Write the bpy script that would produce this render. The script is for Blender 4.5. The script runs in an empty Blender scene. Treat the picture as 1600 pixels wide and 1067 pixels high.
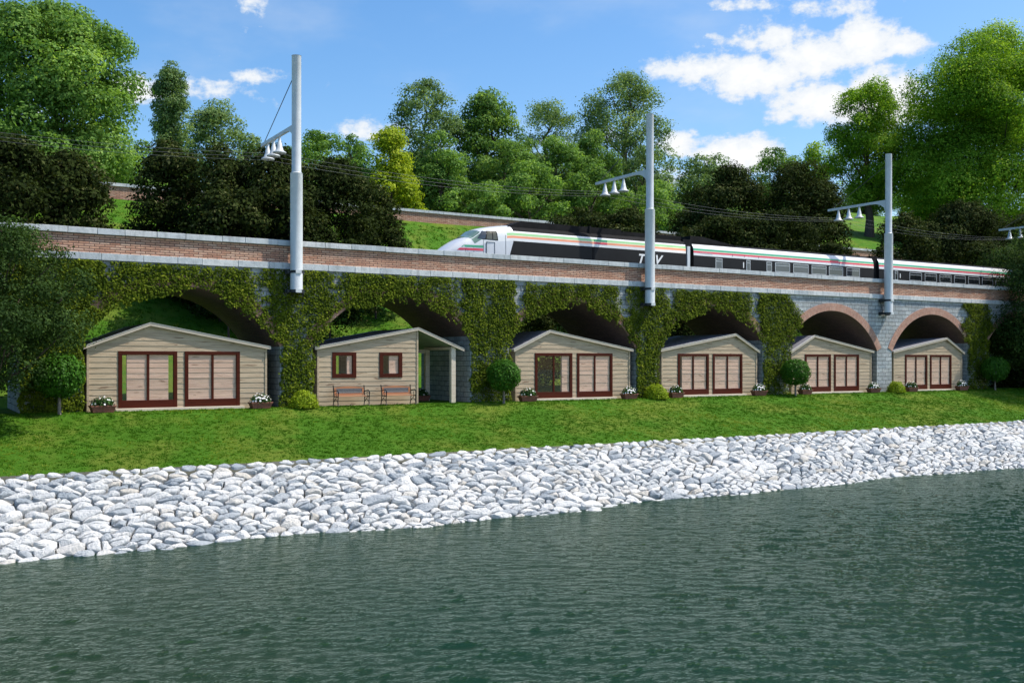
import bpy, math, random
import numpy as np
from mathutils import Vector, Matrix, Euler
R = math.radians
sc = bpy.context.scene
COL = sc.collection
rng = np.random.default_rng(7)
random.seed(7)

# ------------------------------------------------------------------ camera
F = 1550.0                       # focal length in photo pixels (photo 1600 wide)
CX, CY, CZ = -13.7188, -39.4237, 1.908
YAW = 31.4533
cd = bpy.data.cameras.new('camera'); cam = bpy.data.objects.new('camera', cd); COL.objects.link(cam)
cam.location = (CX, CY, CZ); cam.rotation_euler = (R(90), 0, -R(YAW))
cd.sensor_width = 36; cd.lens = 36 * F / 1600; cd.shift_y = 29.5 / 1600
cd.clip_start = 0.2; cd.clip_end = 3000
sc.camera = cam
FWx, FWy = 0.521804, 0.853065
def ray(px, py):
    r = (px - 800) / F; u = (563 - py) / F
    return (FWx + r * FWy, FWy - r * FWx, u)
def atY(px, py, Y):
    d = ray(px, py); t = (Y - CY) / d[1]
    return (CX + t * d[0], Y, CZ + t * d[2])
def scale_at(px, Y):             # photo pixels per metre at that place
    d = ray(px, 500); t = (Y - CY) / d[1]
    return F / t
def proj(x, y, z):
    x = x - CX; y = y - CY; z = z - CZ
    dep = x * FWx + y * FWy
    return 800 + F * (x * FWy - y * FWx) / dep, 563 - F * z / dep, dep

# ------------------------------------------------------------------ world, sun, exposure
SUN_AZ, SUN_EL = 118.0, 56.0     # azimuth clockwise from +Y
sun_dir = Vector((math.sin(R(SUN_AZ)) * math.cos(R(SUN_EL)), math.cos(R(SUN_AZ)) * math.cos(R(SUN_EL)), math.sin(R(SUN_EL))))
W = bpy.data.worlds.new('World'); sc.world = W; W.use_nodes = True
nt = W.node_tree; nt.nodes.clear()
def N(t, typ, **kw):
    n = t.nodes.new(typ)
    for k, v in kw.items(): setattr(n, k, v)
    return n
def mth(t, op, a, b=None, c=None, clamp=False):
    n = t.nodes.new('ShaderNodeMath'); n.operation = op; n.use_clamp = clamp
    for i, v in enumerate((a, b, c)):
        if v is None: continue
        if isinstance(v, (int, float)): n.inputs[i].default_value = v
        else: t.links.new(v, n.inputs[i])
    return n.outputs[0]
SKY_STRENGTH = 0.105
wo = N(nt, 'ShaderNodeOutputWorld'); bg = N(nt, 'ShaderNodeBackground'); bg.inputs[1].default_value = SKY_STRENGTH
sky = N(nt, 'ShaderNodeTexSky', sky_type='NISHITA'); sky.sun_disc = False
sky.sun_elevation = R(SUN_EL); sky.sun_rotation = R(SUN_AZ)
sky.air_density = 1.0; sky.dust_density = 1.3; sky.ozone_density = 1.6
tc = N(nt, 'ShaderNodeTexCoord')
sep = N(nt, 'ShaderNodeSeparateXYZ'); nt.links.new(tc.outputs['Generated'], sep.inputs[0])
X_, Y_, Z_ = sep.outputs
az = mth(nt, 'ARCTAN2', X_, Y_); el = mth(nt, 'ARCSINE', Z_)
# warp the cloud coordinates with noise in azimuth/elevation space
def skynoise(scale, detail, rough, stretch=1.0, off=0.0):
    cmb = N(nt, 'ShaderNodeCombineXYZ')
    nt.links.new(mth(nt, 'ADD', az, off), cmb.inputs[0]); nt.links.new(mth(nt, 'MULTIPLY', el, stretch), cmb.inputs[1])
    n = N(nt, 'ShaderNodeTexNoise'); n.inputs['Scale'].default_value = scale; n.inputs['Detail'].default_value = detail
    n.inputs['Roughness'].default_value = rough; nt.links.new(cmb.outputs[0], n.inputs['Vector'])
    return n.outputs[0]
n1 = skynoise(9, 8, 0.6, 1.6); n2 = skynoise(34, 7, 0.62, 1.5, 3.1); n3 = skynoise(5, 5, 0.55, 2.2, 7.7); n4 = skynoise(90, 5, 0.6, 1.3, 5.5)
def azel(px, py):
    d = ray(px, py); l = math.sqrt(d[0]**2 + d[1]**2 + d[2]**2)
    return math.atan2(d[0], d[1]), math.asin(d[2] / l)
# (photo px centre, half-size px, strength)
blobs = [((1085, 108), (84, 28), 1.02), ((1180, 122), (100, 38), 1.12), ((1275, 90), (90, 38), 1.12), ((1345, 66), (64, 42), 1.1), ((1405, 68), (45, 26), .95), ((1215, 62), (150, 30), .72), ((1170, 8), (90, 16), .74),
         ((1290, 164), (105, 40), 1.15), ((1375, 150), (66, 48), 1.2), ((1230, 180), (60, 20), .95),
         ((1060, 224), (42, 22), 1.0), ((1160, 238), (66, 34), 1.15), ((1115, 238), (60, 14), .8), ((1290, 14), (120, 26), .74), ((1090, 74), (60, 12), .5),
         ((215, 142), (50, 22), 1.05), ((330, 140), (95, 28), .86), ((395, 120), (80, 18), .8), ((345, 90), (50, 26), .52), ((392, 12), (40, 50), .50),
         ((572, 204), (56, 20), .74), ((490, 210), (40, 16), .5), ((450, 170), (40, 12), .45), ((622, 200), (36, 14), .6), ((880, 225), (60, 18), .7), ((960, 214), (40, 18), .6), ((1040, 275), (60, 26), .62), ((25, 175), (60, 20), .7)]
best = None
for (p, h, s) in blobs:
    a0, e0 = azel(*p); a1, _ = azel(p[0] + h[0], p[1]); _, e1 = azel(p[0], p[1] - h[1])
    da = mth(nt, 'MULTIPLY', mth(nt, 'SUBTRACT', az, a0), 1 / abs(a1 - a0))
    de = mth(nt, 'MULTIPLY', mth(nt, 'SUBTRACT', el, e0), 1 / abs(e1 - e0))
    r2 = mth(nt, 'ADD', mth(nt, 'MULTIPLY', da, da), mth(nt, 'MULTIPLY', de, de))
    v = mth(nt, 'MULTIPLY', mth(nt, 'POWER', 2.718, mth(nt, 'MULTIPLY', r2, -0.75)), s * .93)
    best = v if best is None else mth(nt, 'MAXIMUM', best, v)
nz = mth(nt, 'ADD', mth(nt, 'MULTIPLY', mth(nt, 'SUBTRACT', n1, .5), 1.1), mth(nt, 'MULTIPLY', mth(nt, 'SUBTRACT', n2, .5), 1.0))
nz = mth(nt, 'ADD', nz, mth(nt, 'MULTIPLY', mth(nt, 'SUBTRACT', n4, .5), .55))
dens = mth(nt, 'ADD', best, nz)
mr = N(nt, 'ShaderNodeMapRange', interpolation_type='SMOOTHSTEP'); mr.inputs['From Min'].default_value = .38; mr.inputs['From Max'].default_value = .76
nt.links.new(dens, mr.inputs['Value'])
thin = N(nt, 'ShaderNodeMapRange', interpolation_type='SMOOTHSTEP'); thin.inputs['From Min'].default_value = .46; thin.inputs['From Max'].default_value = .9; thin.inputs['To Max'].default_value = .42
nt.links.new(n3, thin.inputs['Value'])
alpha = mth(nt, 'MAXIMUM', mr.outputs[0], thin.outputs[0])
hsv = N(nt, 'ShaderNodeHueSaturation'); hsv.inputs['Saturation'].default_value = 1.32; hsv.inputs['Value'].default_value = 1.75
nt.links.new(sky.outputs[0], hsv.inputs['Color'])
ccol = N(nt, 'ShaderNodeMix', data_type='RGBA'); ccol.inputs['A'].default_value = (6.3, 7.0, 7.9, 1); ccol.inputs['B'].default_value = (8.6, 8.7, 8.8, 1)
cf = N(nt, 'ShaderNodeMapRange'); cf.inputs['From Min'].default_value = .45; cf.inputs['From Max'].default_value = 1.0; nt.links.new(dens, cf.inputs['Value'])
nt.links.new(cf.outputs[0], ccol.inputs['Factor'])
mixs = N(nt, 'ShaderNodeMix', data_type='RGBA')
nt.links.new(alpha, mixs.inputs['Factor']); nt.links.new(hsv.outputs[0], mixs.inputs['A']); nt.links.new(ccol.outputs['Result'], mixs.inputs['B'])
nt.links.new(mixs.outputs['Result'], bg.inputs[0]); nt.links.new(bg.outputs[0], wo.inputs[0])

sl = bpy.data.lights.new('sun', 'SUN'); sl.energy = 5.0; sl.angle = R(0.55); sl.color = (1.0, .93, .82)
so = bpy.data.objects.new('sun', sl); COL.objects.link(so); so.rotation_euler = sun_dir.to_track_quat('Z', 'Y').to_euler()
so.location = (60, -40, 60)
sc.view_settings.view_transform = 'Standard'; sc.view_settings.look = 'None'; sc.view_settings.gamma = 1; sc.view_settings.use_curve_mapping = False
sc.view_settings.exposure = 0.16
sc.cycles.max_bounces = 8; sc.cycles.transparent_max_bounces = 10; sc.cycles.use_denoising = True
sc.cycles.sample_clamp_indirect = 6

# ------------------------------------------------------------------ material helpers
def new_mat(name):
    m = bpy.data.materials.new(name); m.use_nodes = True; t = m.node_tree; t.nodes.clear()
    out = N(t, 'ShaderNodeOutputMaterial'); b = N(t, 'ShaderNodeBsdfPrincipled'); t.links.new(b.outputs[0], out.inputs[0])
    return m, t, b, out
def c4(c): return (c[0], c[1], c[2], 1)
def mixc(t, fac, a, b, blend='MIX'):
    n = N(t, 'ShaderNodeMix', data_type='RGBA', blend_type=blend)
    for k, v in (('Factor', fac), ('A', a), ('B', b)):
        s = n.inputs[k] if k != 'Factor' else n.inputs[0]
        if isinstance(v, (int, float)): s.default_value = v
        elif isinstance(v, tuple): s.default_value = c4(v)
        else: t.links.new(v, s)
    return n.outputs['Result']
def noise(t, vec, scale, detail=4, rough=.55, dist=0):
    n = N(t, 'ShaderNodeTexNoise'); n.inputs['Scale'].default_value = scale; n.inputs['Detail'].default_value = detail
    n.inputs['Roughness'].default_value = rough; n.inputs['Distortion'].default_value = dist
    if vec is not None: t.links.new(vec, n.inputs['Vector'])
    return n
def mapping(t, vec, scale=(1, 1, 1), loc=(0, 0, 0), rot=(0, 0, 0)):
    n = N(t, 'ShaderNodeMapping'); n.inputs['Scale'].default_value = scale; n.inputs['Location'].default_value = loc; n.inputs['Rotation'].default_value = rot
    t.links.new(vec, n.inputs['Vector']); return n.outputs[0]
def ramp(t, fac, stops):
    n = N(t, 'ShaderNodeValToRGB'); e = n.color_ramp.elements
    while len(e) < len(stops): e.new(.5)
    for i, (p, c) in enumerate(stops):
        e[i].position = p; e[i].color = c4(c) if isinstance(c, tuple) else (c, c, c, 1)
    t.links.new(fac, n.inputs[0]); return n.outputs[0]
def bump(t, b, h, strength=.5, dist=.02):
    n = N(t, 'ShaderNodeBump'); n.inputs['Strength'].default_value = strength; n.inputs['Distance'].default_value = dist
    t.links.new(h, n.inputs['Height']); t.links.new(n.outputs[0], b.inputs['Normal'])
def uvn(t): return N(t, 'ShaderNodeTexCoord').outputs['UV']
def objn(t): return N(t, 'ShaderNodeTexCoord').outputs['Object']
def attr(t, name='tint'):
    n = N(t, 'ShaderNodeAttribute'); n.attribute_name = name; return n.outputs['Fac']

def brick_mat(name, c1, c2, mortar, bw, bh, ms=.008, rough=.85, stain=.35, bstr=.6, dark=(.03, .03, .03), rowoff=.5, third=None, dirt=.35):
    m, t, b, o = new_mat(name); uv = uvn(t)
    wob = noise(t, uv, 3.0, 2); 
    br = N(t, 'ShaderNodeTexBrick'); br.offset = rowoff
    for k, v in (('Color1', c4(c1)), ('Color2', c4(c2)), ('Mortar', c4(mortar)), ('Scale', 1.0), ('Mortar Size', ms), ('Mortar Smooth', .15), ('Bias', 0.0), ('Brick Width', bw), ('Row Height', bh)):
        br.inputs[k].default_value = v
    t.links.new(uv, br.inputs['Vector'])
    big = noise(t, uv, .9, 6, .65); mid = noise(t, uv, 7, 5, .65); fine = noise(t, uv, 45, 3, .6)
    col = br.outputs['Color']
    if third:
        # a second brick texture of the same bond picks odd bricks
        b2 = N(t, 'ShaderNodeTexBrick'); b2.offset = rowoff
        for k, v in (('Color1', (0, 0, 0, 1)), ('Color2', (1, 1, 1, 1)), ('Mortar', (0, 0, 0, 1)), ('Scale', 1.0), ('Mortar Size', ms), ('Bias', -.35), ('Brick Width', bw), ('Row Height', bh)):
            b2.inputs[k].default_value = v
        t.links.new(mapping(t, uv, loc=(bw * 40, bh * 34, 0)), b2.inputs['Vector'])
        col = mixc(t, mth(t, 'MULTIPLY', b2.outputs['Color'], .8), col, third)
    col = mixc(t, ramp(t, mid.outputs[0], [(.35, 0.0), (.7, stain)]), col, dark)
    col = mixc(t, ramp(t, big.outputs[0], [(.42, 0.0), (.72, dirt)]), col, dark)
    col = mixc(t, .3, col, mixc(t, 1.0, col, fine.outputs[1], 'OVERLAY'))
    t.links.new(col, b.inputs['Base Color']); b.inputs['Roughness'].default_value = rough
    h = mth(t, 'SUBTRACT', mth(t, 'MULTIPLY', mid.outputs[0], .5), br.outputs['Fac'])
    h = mth(t, 'ADD', h, mth(t, 'MULTIPLY', fine.outputs[0], .25))
    bump(t, b, h, bstr, .02)
    return m
def plain_mat(name, c, rough=.5, metal=0, var=.15, scale=6, bs=0, spec=.5, coat=0):
    m, t, b, o = new_mat(name); v = noise(t, objn(t), scale, 5, .6)
    dk = tuple(x * (1 - var * 1.6) for x in c); lt = tuple(min(1, x * (1 + var)) for x in c)
    t.links.new(ramp(t, v.outputs[0], [(.3, dk), (.7, lt)]), b.inputs['Base Color'])
    b.inputs['Roughness'].default_value = rough; b.inputs['Metallic'].default_value = metal; b.inputs['Specular IOR Level'].default_value = spec
    if coat: b.inputs['Coat Weight'].default_value = coat
    if bs: bump(t, b, v.outputs[0], bs, .02)
    return m
def leaf_mat(name, dark, light, trans=.35, rough=.55, yellow=None):
    m, t, b, o = new_mat(name)
    a = attr(t)
    col = ramp(t, a, [(0.0, dark), (.75, light), (1.0, yellow or light)])
    t.links.new(col, b.inputs['Base Color']); b.inputs['Roughness'].default_value = rough; b.inputs['Specular IOR Level'].default_value = .10
    tr = N(t, 'ShaderNodeBsdfTranslucent'); t.links.new(mixc(t, 1.0, col, (1.0, 1.0, .45), 'MULTIPLY'), tr.inputs[0])
    mx = N(t, 'ShaderNodeMixShader'); mx.inputs[0].default_value = trans
    t.links.new(b.outputs[0], mx.inputs[1]); t.links.new(tr.outputs[0], mx.inputs[2]); t.links.new(mx.outputs[0], o.inputs[0])
    return m
def wood_mat(name, base, dark, plank=.2, rough=.75, knots=True, zoff=0.0):
    m, t, b, o = new_mat(name); ob = objn(t)
    sp = N(t, 'ShaderNodeSeparateXYZ'); t.links.new(ob, sp.inputs[0])
    pid = mth(t, 'FLOOR', mth(t, 'DIVIDE', mth(t, 'SUBTRACT', sp.outputs[2], zoff), plank))
    sh = N(t, 'ShaderNodeCombineXYZ'); t.links.new(mth(t, 'MULTIPLY', pid, 7.31), sh.inputs[0]); t.links.new(mth(t, 'MULTIPLY', pid, 3.7), sh.inputs[1])
    va = N(t, 'ShaderNodeVectorMath'); t.links.new(ob, va.inputs[0]); t.links.new(sh.outputs[0], va.inputs[1])
    v = va.outputs[0]
    grain = noise(t, mapping(t, v, (1.2, 6, 26)), 1.0, 6, .65, .4)
    wn = N(t, 'ShaderNodeTexWhiteNoise', noise_dimensions='1D'); t.links.new(pid, wn.inputs['W'])
    col = ramp(t, grain.outputs[0], [(.3, dark), (.52, base), (.8, tuple(min(1, x * 1.18) for x in base))])
    col = mixc(t, .35, col, mixc(t, 1.0, col, ramp(t, wn.outputs[0], [(0, (.62, .6, .58)), (1, (1.0, .97, .92))]), 'MULTIPLY'))
    if knots:
        kn = noise(t, mapping(t, v, (1.5, 3, 9)), 1.0, 2, .5)
        col = mixc(t, ramp(t, kn.outputs[0], [(.655, 0.0), (.70, .75)]), col, (dark[0] * .42, dark[1] * .32, dark[2] * .24))
        st = noise(t, mapping(t, v, (.7, 3, 30)), 1.0, 3, .6)
        col = mixc(t, ramp(t, st.outputs[0], [(.62, 0.0), (.72, .45)]), col, (dark[0] * .55, dark[1] * .45, dark[2] * .38))
    t.links.new(col, b.inputs['Base Color']); b.inputs['Roughness'].default_value = rough
    bump(t, b, grain.outputs[0], .25, .01)
    return m

M = {}
M['ashlar'] = brick_mat('blue_grey_ashlar', (.36, .405, .43), (.52, .55, .55), (.085, .095, .10), .62, .235, .014, .9, .6, .9, (.11, .12, .125), third=(.42, .42, .39), dirt=.55)
M['coping'] = brick_mat('pale_coping_stone', (.55, .58, .58), (.62, .63, .62), (.3, .3, .3), 9.0, 9.0, .0, .88, .3, .3, (.25, .27, .28))
M['brick'] = brick_mat('parapet_brick', (.68, .39, .26), (.50, .245, .155), (.10, .062, .048), .36, .0875, .013, .9, .45, 1.0, (.14, .075, .05), third=(.74, .55, .42), dirt=.3)
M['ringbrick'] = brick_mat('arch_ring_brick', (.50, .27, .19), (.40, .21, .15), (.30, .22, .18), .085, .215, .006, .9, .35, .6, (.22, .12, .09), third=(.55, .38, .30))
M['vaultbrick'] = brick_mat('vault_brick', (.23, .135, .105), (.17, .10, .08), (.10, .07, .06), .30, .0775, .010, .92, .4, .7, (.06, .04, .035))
M['darkstone'] = M['ashlar']
M['wood'] = wood_mat('weathered_larch_boards', (.465, .365, .250), (.27, .19, .115))
M['pinkwood'] = wood_mat('pale_pink_boards', (.72, .525, .40), (.50, .33, .235))
M['trimwood'] = wood_mat('pale_trim_wood', (.66, .57, .46), (.50, .41, .30), 5.0, .7, False)
M['mahog'] = wood_mat('red_brown_stained_wood', (.066, .0115, .0045), (.038, .0065, .0025), 5.0, .6, False)
M['mahog'].node_tree.nodes['Principled BSDF'].inputs['Specular IOR Level'].default_value = .12
M['slate'] = plain_mat('blue_grey_roof_felt', (.21, .215, .25), .75, 0, .2, 5, .2)
M['pole'] = plain_mat('pale_grey_paint', (.54, .57, .58), .38, 0, .06, 3)
M['darkmetal'] = plain_mat('dark_metal', (.035, .04, .045), .5, .4, .2, 9)
M['wire'] = plain_mat('wire_metal', (.13, .14, .14), .5, .5, .1, 3)
M['stay'] = plain_mat('dark_stay_wire', (.06, .06, .06), .6, .3, .1, 3)
M['tblack'] = plain_mat('train_black', (.0125, .013, .014), .55, 0, .1, 2, 0, .15)
M['troof'] = plain_mat('train_roof_black', (.011, .011, .012), .8, 0, .25, 3, 0, .12)
M['twhite'] = plain_mat('train_white', (.72, .72, .71), .28, 0, .04, 1.5, 0, .5, .4)
M['tgrey'] = plain_mat('train_pale_grey', (.56, .58, .61), .32, 0, .05, 1.5)
M['tgreen'] = plain_mat('train_green', (.06, .36, .19), .35, 0, .05, 2)
M['tlgreen'] = plain_mat('train_pale_green', (.33, .60, .27), .35, 0, .05, 2)
M['tred'] = plain_mat('train_red', (.70, .07, .11), .35, 0, .05, 2)
M['tsalmon'] = plain_mat('train_salmon', (.85, .31, .17), .35, 0, .05, 2)
M['tcream'] = plain_mat('train_cream', (.82, .76, .56), .35, 0, .05, 2)
M['tglass'] = plain_mat('train_window_glass', (.012, .014, .017), .04, 0, .1, 1, 0, 1.0)
M['tcabglass'] = plain_mat('dark_cab_glass', (.05, .06, .07), .1, 0, .1, 1, 0, .8)
M['tolive'] = plain_mat('olive_cab_glass', (.11, .105, .07), .1, 0, .1, 1, 0, .6)
M['tshield'] = plain_mat('train_windscreen', (.16, .24, .17), .05, 0, .1, 1, 0, 1.0)
M['alu'] = plain_mat('window_alu', (.55, .57, .58), .35, .3, .05, 5)
M['terra'] = plain_mat('terracotta', (.20, .075, .048), .8, 0, .25, 14, .2)
M['soil'] = plain_mat('soil', (.03, .02, .014), .95, 0, .3, 20)
M['petal'] = plain_mat('white_petal', (.84, .84, .82), .6, 0, .04, 20)
M['benchwood'] = wood_mat('orange_bench_wood', (.44, .19, .085), (.26, .10, .045), .06, .5, False)
M['lattice'] = plain_mat('grey_lattice', (.14, .145, .15), .5, .3, .2, 30)
M['iron'] = plain_mat('black_iron', (.015, .015, .016), .45, .5, .1, 20)
M['bark'] = plain_mat('bark', (.075, .055, .040), .95, 0, .35, 8, .5)
M['palebark'] = plain_mat('pale_bark', (.20, .17, .14), .9, 0, .3, 10, .4)
M['deck'] = plain_mat('ballast', (.18, .17, .16), .95, 0, .4, 22, .5)
M['rail'] = plain_mat('rail_steel', (.2, .18, .17), .35, .8, .1, 8)
# thin window glass: mostly clear with a fresnel reflection
m, t, b, o = new_mat('thin_glass'); t.nodes.remove(b)
tr = N(t, 'ShaderNodeBsdfTransparent'); tr.inputs[0].default_value = (.95, .92, .92, 1); gl = N(t, 'ShaderNodeBsdfGlossy'); gl.inputs['Roughness'].default_value = .03
ge = N(t, 'ShaderNodeNewGeometry'); dp = N(t, 'ShaderNodeVectorMath', operation='DOT_PRODUCT'); t.links.new(ge.outputs['Normal'], dp.inputs[0]); t.links.new(ge.outputs['Incoming'], dp.inputs[1])
fk = mth(t, 'POWER', mth(t, 'SUBTRACT', 1.0, mth(t, 'ABSOLUTE', dp.outputs['Value'])), 5.0); mx = N(t, 'ShaderNodeMixShader')   # two-sided thin-pane reflectance
t.links.new(mth(t, 'ADD', mth(t, 'MULTIPLY', fk, .9), .06), mx.inputs[0]); t.links.new(tr.outputs[0], mx.inputs[1]); t.links.new(gl.outputs[0], mx.inputs[2]); t.links.new(mx.outputs[0], o.inputs[0])
M['glass'] = m
# leaves
M['ivy'] = leaf_mat('ivy_leaves', (.035, .065, .005), (.150, .200, .012), .3, .8, (.30, .33, .03))
M['lf_mid'] = leaf_mat('broad_leaves_mid', (.080, .170, .032), (.225, .395, .085), .48, .6, (.35, .52, .13))
M['lf_deep'] = leaf_mat('broad_leaves_deep', (.062, .140, .028), (.195, .345, .075), .48, .6, (.32, .47, .11))
M['lf_blue'] = leaf_mat('broad_leaves_blue', (.080, .150, .055), (.225, .345, .130), .48, .6, (.36, .47, .19))
M['lf_pale'] = leaf_mat('pale_leaves', (.12, .20, .065), (.22, .33, .11), .35, .6, (.28, .38, .15))
M['lf_yel'] = leaf_mat('yellow_green_leaves', (.20, .30, .02), (.46, .56, .04), .5, .55, (.62, .66, .07))
M['lf_lime'] = leaf_mat('lime_leaves', (.085, .195, .013), (.27, .46, .04), .55, .6, (.48, .62, .08))
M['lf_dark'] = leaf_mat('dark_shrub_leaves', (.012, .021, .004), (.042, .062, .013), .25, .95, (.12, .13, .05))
M['lf_front'] = leaf_mat('dark_glossy_leaves', (.018, .042, .008), (.055, .105, .022), .3, .75, (.11, .175, .045))
M['lf_top'] = leaf_mat('topiary_leaves', (.022, .080, .008), (.060, .175, .016), .3, .5, (.10, .24, .03))
M['lf_lemon'] = leaf_mat('lemon_shrub_leaves', (.17, .25, .012), (.30, .40, .02), .35, .55, (.40, .48, .04))
M['lf_fl'] = leaf_mat('planter_leaves', (.018, .055, .012), (.05, .12, .03), .25, .5, (.08, .16, .04))
M['blade'] = leaf_mat('grass_blades', (.034, .112, .004), (.082, .205, .009), .35, .85, (.25, .31, .035))

# ------------------------------------------------------------------ mesh helpers
def new_obj(name, me, parent=None, loc=None):
    o = bpy.data.objects.new(name, me); COL.objects.link(o)
    if parent is not None: o.parent = parent
    if loc is not None: o.location = loc
    return o
def tag(o, label=None, cat=None, group=None, kind=None):
    if label: o['label'] = label
    if cat: o['category'] = cat
    if group: o['group'] = group
    if kind: o['kind'] = kind
    return o
def thing(name, label, cat, loc=(0, 0, 0), rz=0, group=None):
    o = bpy.data.objects.new(name, None); COL.objects.link(o); o.location = loc; o.rotation_euler = (0, 0, rz)
    o.empty_display_size = .3
    return tag(o, label, cat, group)
class MB:
    def __init__(s): s.v = []; s.f = []; s.m = []; s.uv = {}; s.t = []; s.sm = set()
    def add(s, vs, fs, mi=0, uvs=None, tint=.5, smooth=False):
        b = len(s.v); s.v += [tuple(p) for p in vs]; s.t += [tint] * len(vs)
        for k, f in enumerate(fs):
            i = len(s.f); s.f.append(tuple(b + q for q in f)); s.m.append(mi)
            if uvs is not None: s.uv[i] = [uvs[q] for q in f]
            if smooth: s.sm.add(i)
    def box(s, x0, x1, y0, y1, z0, z1, mi=0, tint=.5):
        v = [(x0, y0, z0), (x1, y0, z0), (x1, y1, z0), (x0, y1, z0), (x0, y0, z1), (x1, y0, z1), (x1, y1, z1), (x0, y1, z1)]
        s.add(v, [(0, 3, 2, 1), (4, 5, 6, 7), (0, 1, 5, 4), (1, 2, 6, 5), (2, 3, 7, 6), (3, 0, 4, 7)], mi, None, tint)
    def tube(s, pts, rad, n=8, mi=0, cap=True, tint=.5):
        pts = [Vector(p) for p in pts]
        if isinstance(rad, (int, float)): rad = [rad] * len(pts)
        b = len(s.v); up = None
        for i, p in enumerate(pts):
            d = (pts[min(i + 1, len(pts) - 1)] - pts[max(i - 1, 0)])
            if d.length < 1e-9: d = Vector((0, 0, 1))
            d.normalize()
            if up is None or abs(up.dot(d)) > .98: up = Vector((0, 1, 0)) if abs(d.y) < .9 else Vector((1, 0, 0))
            a = d.cross(up).normalized(); c = d.cross(a)
            for k in range(n):
                an = 2 * math.pi * k / n
                s.v.append(tuple(p + (a * math.cos(an) + c * math.sin(an)) * rad[i])); s.t.append(tint)
        for i in range(len(pts) - 1):
            for k in range(n):
                s.sm.add(len(s.f)); s.f.append((b + i * n + k, b + i * n + (k + 1) % n, b + (i + 1) * n + (k + 1) % n, b + (i + 1) * n + k)); s.m.append(mi)
        if cap:
            s.f.append(tuple(b + k for k in range(n))); s.m.append(mi)
            e = b + (len(pts) - 1) * n; s.f.append(tuple(e + k for k in reversed(range(n)))); s.m.append(mi)
    def build(s, name, mats, parent=None, loc=None, bevel=0, boxuv=True):
        me = bpy.data.meshes.new(name); me.from_pydata(s.v, [], s.f)
        if not isinstance(mats, (list, tuple)): mats = [mats]
        for q in mats: me.materials.append(q)
        me.polygons.foreach_set('material_index', s.m)
        if s.sm: me.polygons.foreach_set('use_smooth', [i in s.sm for i in range(len(s.f))])
        at = me.attributes.new('tint', 'FLOAT', 'POINT'); at.data.foreach_set('value', s.t)
        me.update()
        if boxuv:
            uvl = me.uv_layers.new(name='UVMap'); co = s.v
            for p in me.polygons:
                cu = s.uv.get(p.index); nx, ny, nz = abs(p.normal.x), abs(p.normal.y), abs(p.normal.z)
                for j, li in enumerate(p.loop_indices):
                    if cu is not None: uvl.data[li].uv = cu[j]; continue
                    x, y, z = co[me.loops[li].vertex_index]
                    uvl.data[li].uv = (y, z) if nx >= ny and nx >= nz else ((x, z) if ny >= nz else (x, y))
        o = new_obj(name, me, parent, loc)
        if bevel:
            bv = o.modifiers.new('bevel', 'BEVEL'); bv.width = bevel; bv.segments = 2; bv.limit_method = 'ANGLE'; bv.angle_limit = R(40)
        return o
def np_mesh(name, verts, faces, mat, tint=None, smooth=False):
    verts = np.asarray(verts, dtype=np.float32); faces = np.asarray(faces, dtype=np.int32)
    k = faces.shape[1]; me = bpy.data.meshes.new(name)
    me.vertices.add(len(verts)); me.vertices.foreach_set('co', verts.ravel())
    me.loops.add(faces.size); me.loops.foreach_set('vertex_index', faces.ravel())
    me.polygons.add(len(faces)); me.polygons.foreach_set('loop_start', np.arange(0, faces.size, k, dtype=np.int32))
    me.materials.append(mat)
    if tint is not None:
        at = me.attributes.new('tint', 'FLOAT', 'POINT'); at.data.foreach_set('value', np.asarray(tint, dtype=np.float32))
    me.update(calc_edges=True)
    if smooth: me.polygons.foreach_set('use_smooth', np.ones(len(faces), dtype=bool))
    return me
def unit(a): return a / np.maximum(np.linalg.norm(a, axis=1, keepdims=True), 1e-9)
def leaves(cent, norm, size, tint, aspect=.62, droop=None):
    """folded leaf of two triangles-pairs per centre: returns verts, quads, tint"""
    n = len(cent); nr = unit(norm)
    r = rng.normal(size=(n, 3))
    if droop is not None: r = r * .45 + np.array([0, 0, -1.0]) * droop
    a = unit(r - nr * np.sum(r * nr, axis=1, keepdims=True)); b = np.cross(nr, a)
    s = np.asarray(size).reshape(-1, 1)
    p0 = cent - a * s * .5; p2 = cent + a * s * .5
    w = s * aspect * .5; fold = nr * s * .12
    p1 = cent + b * w + fold - a * s * .06; p3 = cent - b * w + fold - a * s * .06
    v = np.stack([p0, p1, p2, p3], 1).reshape(-1, 3)
    f = np.arange(n * 4).reshape(n, 4)
    return v, f, np.repeat(tint, 4)
def text_obj(name, body, size, mat, parent, loc, rot, shear=0.0, extr=.004, spacing=1.0):
    c = bpy.data.curves.new(name, 'FONT'); c.body = body; c.size = size; c.shear = shear; c.extrude = extr; c.offset = 0.016; c.space_character = spacing
    c.materials.append(mat); tmp = bpy.data.objects.new(name + '_curve', c); COL.objects.link(tmp)
    bpy.context.view_layer.update()
    me = bpy.data.meshes.new_from_object(tmp.evaluated_get(bpy.context.evaluated_depsgraph_get())); me.name = name
    bpy.data.objects.remove(tmp); bpy.data.curves.remove(c)
    return_o = new_obj(name, me, parent, loc); return_o.rotation_euler = rot
    if not me.materials: me.materials.append(mat)
    return return_o

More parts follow.
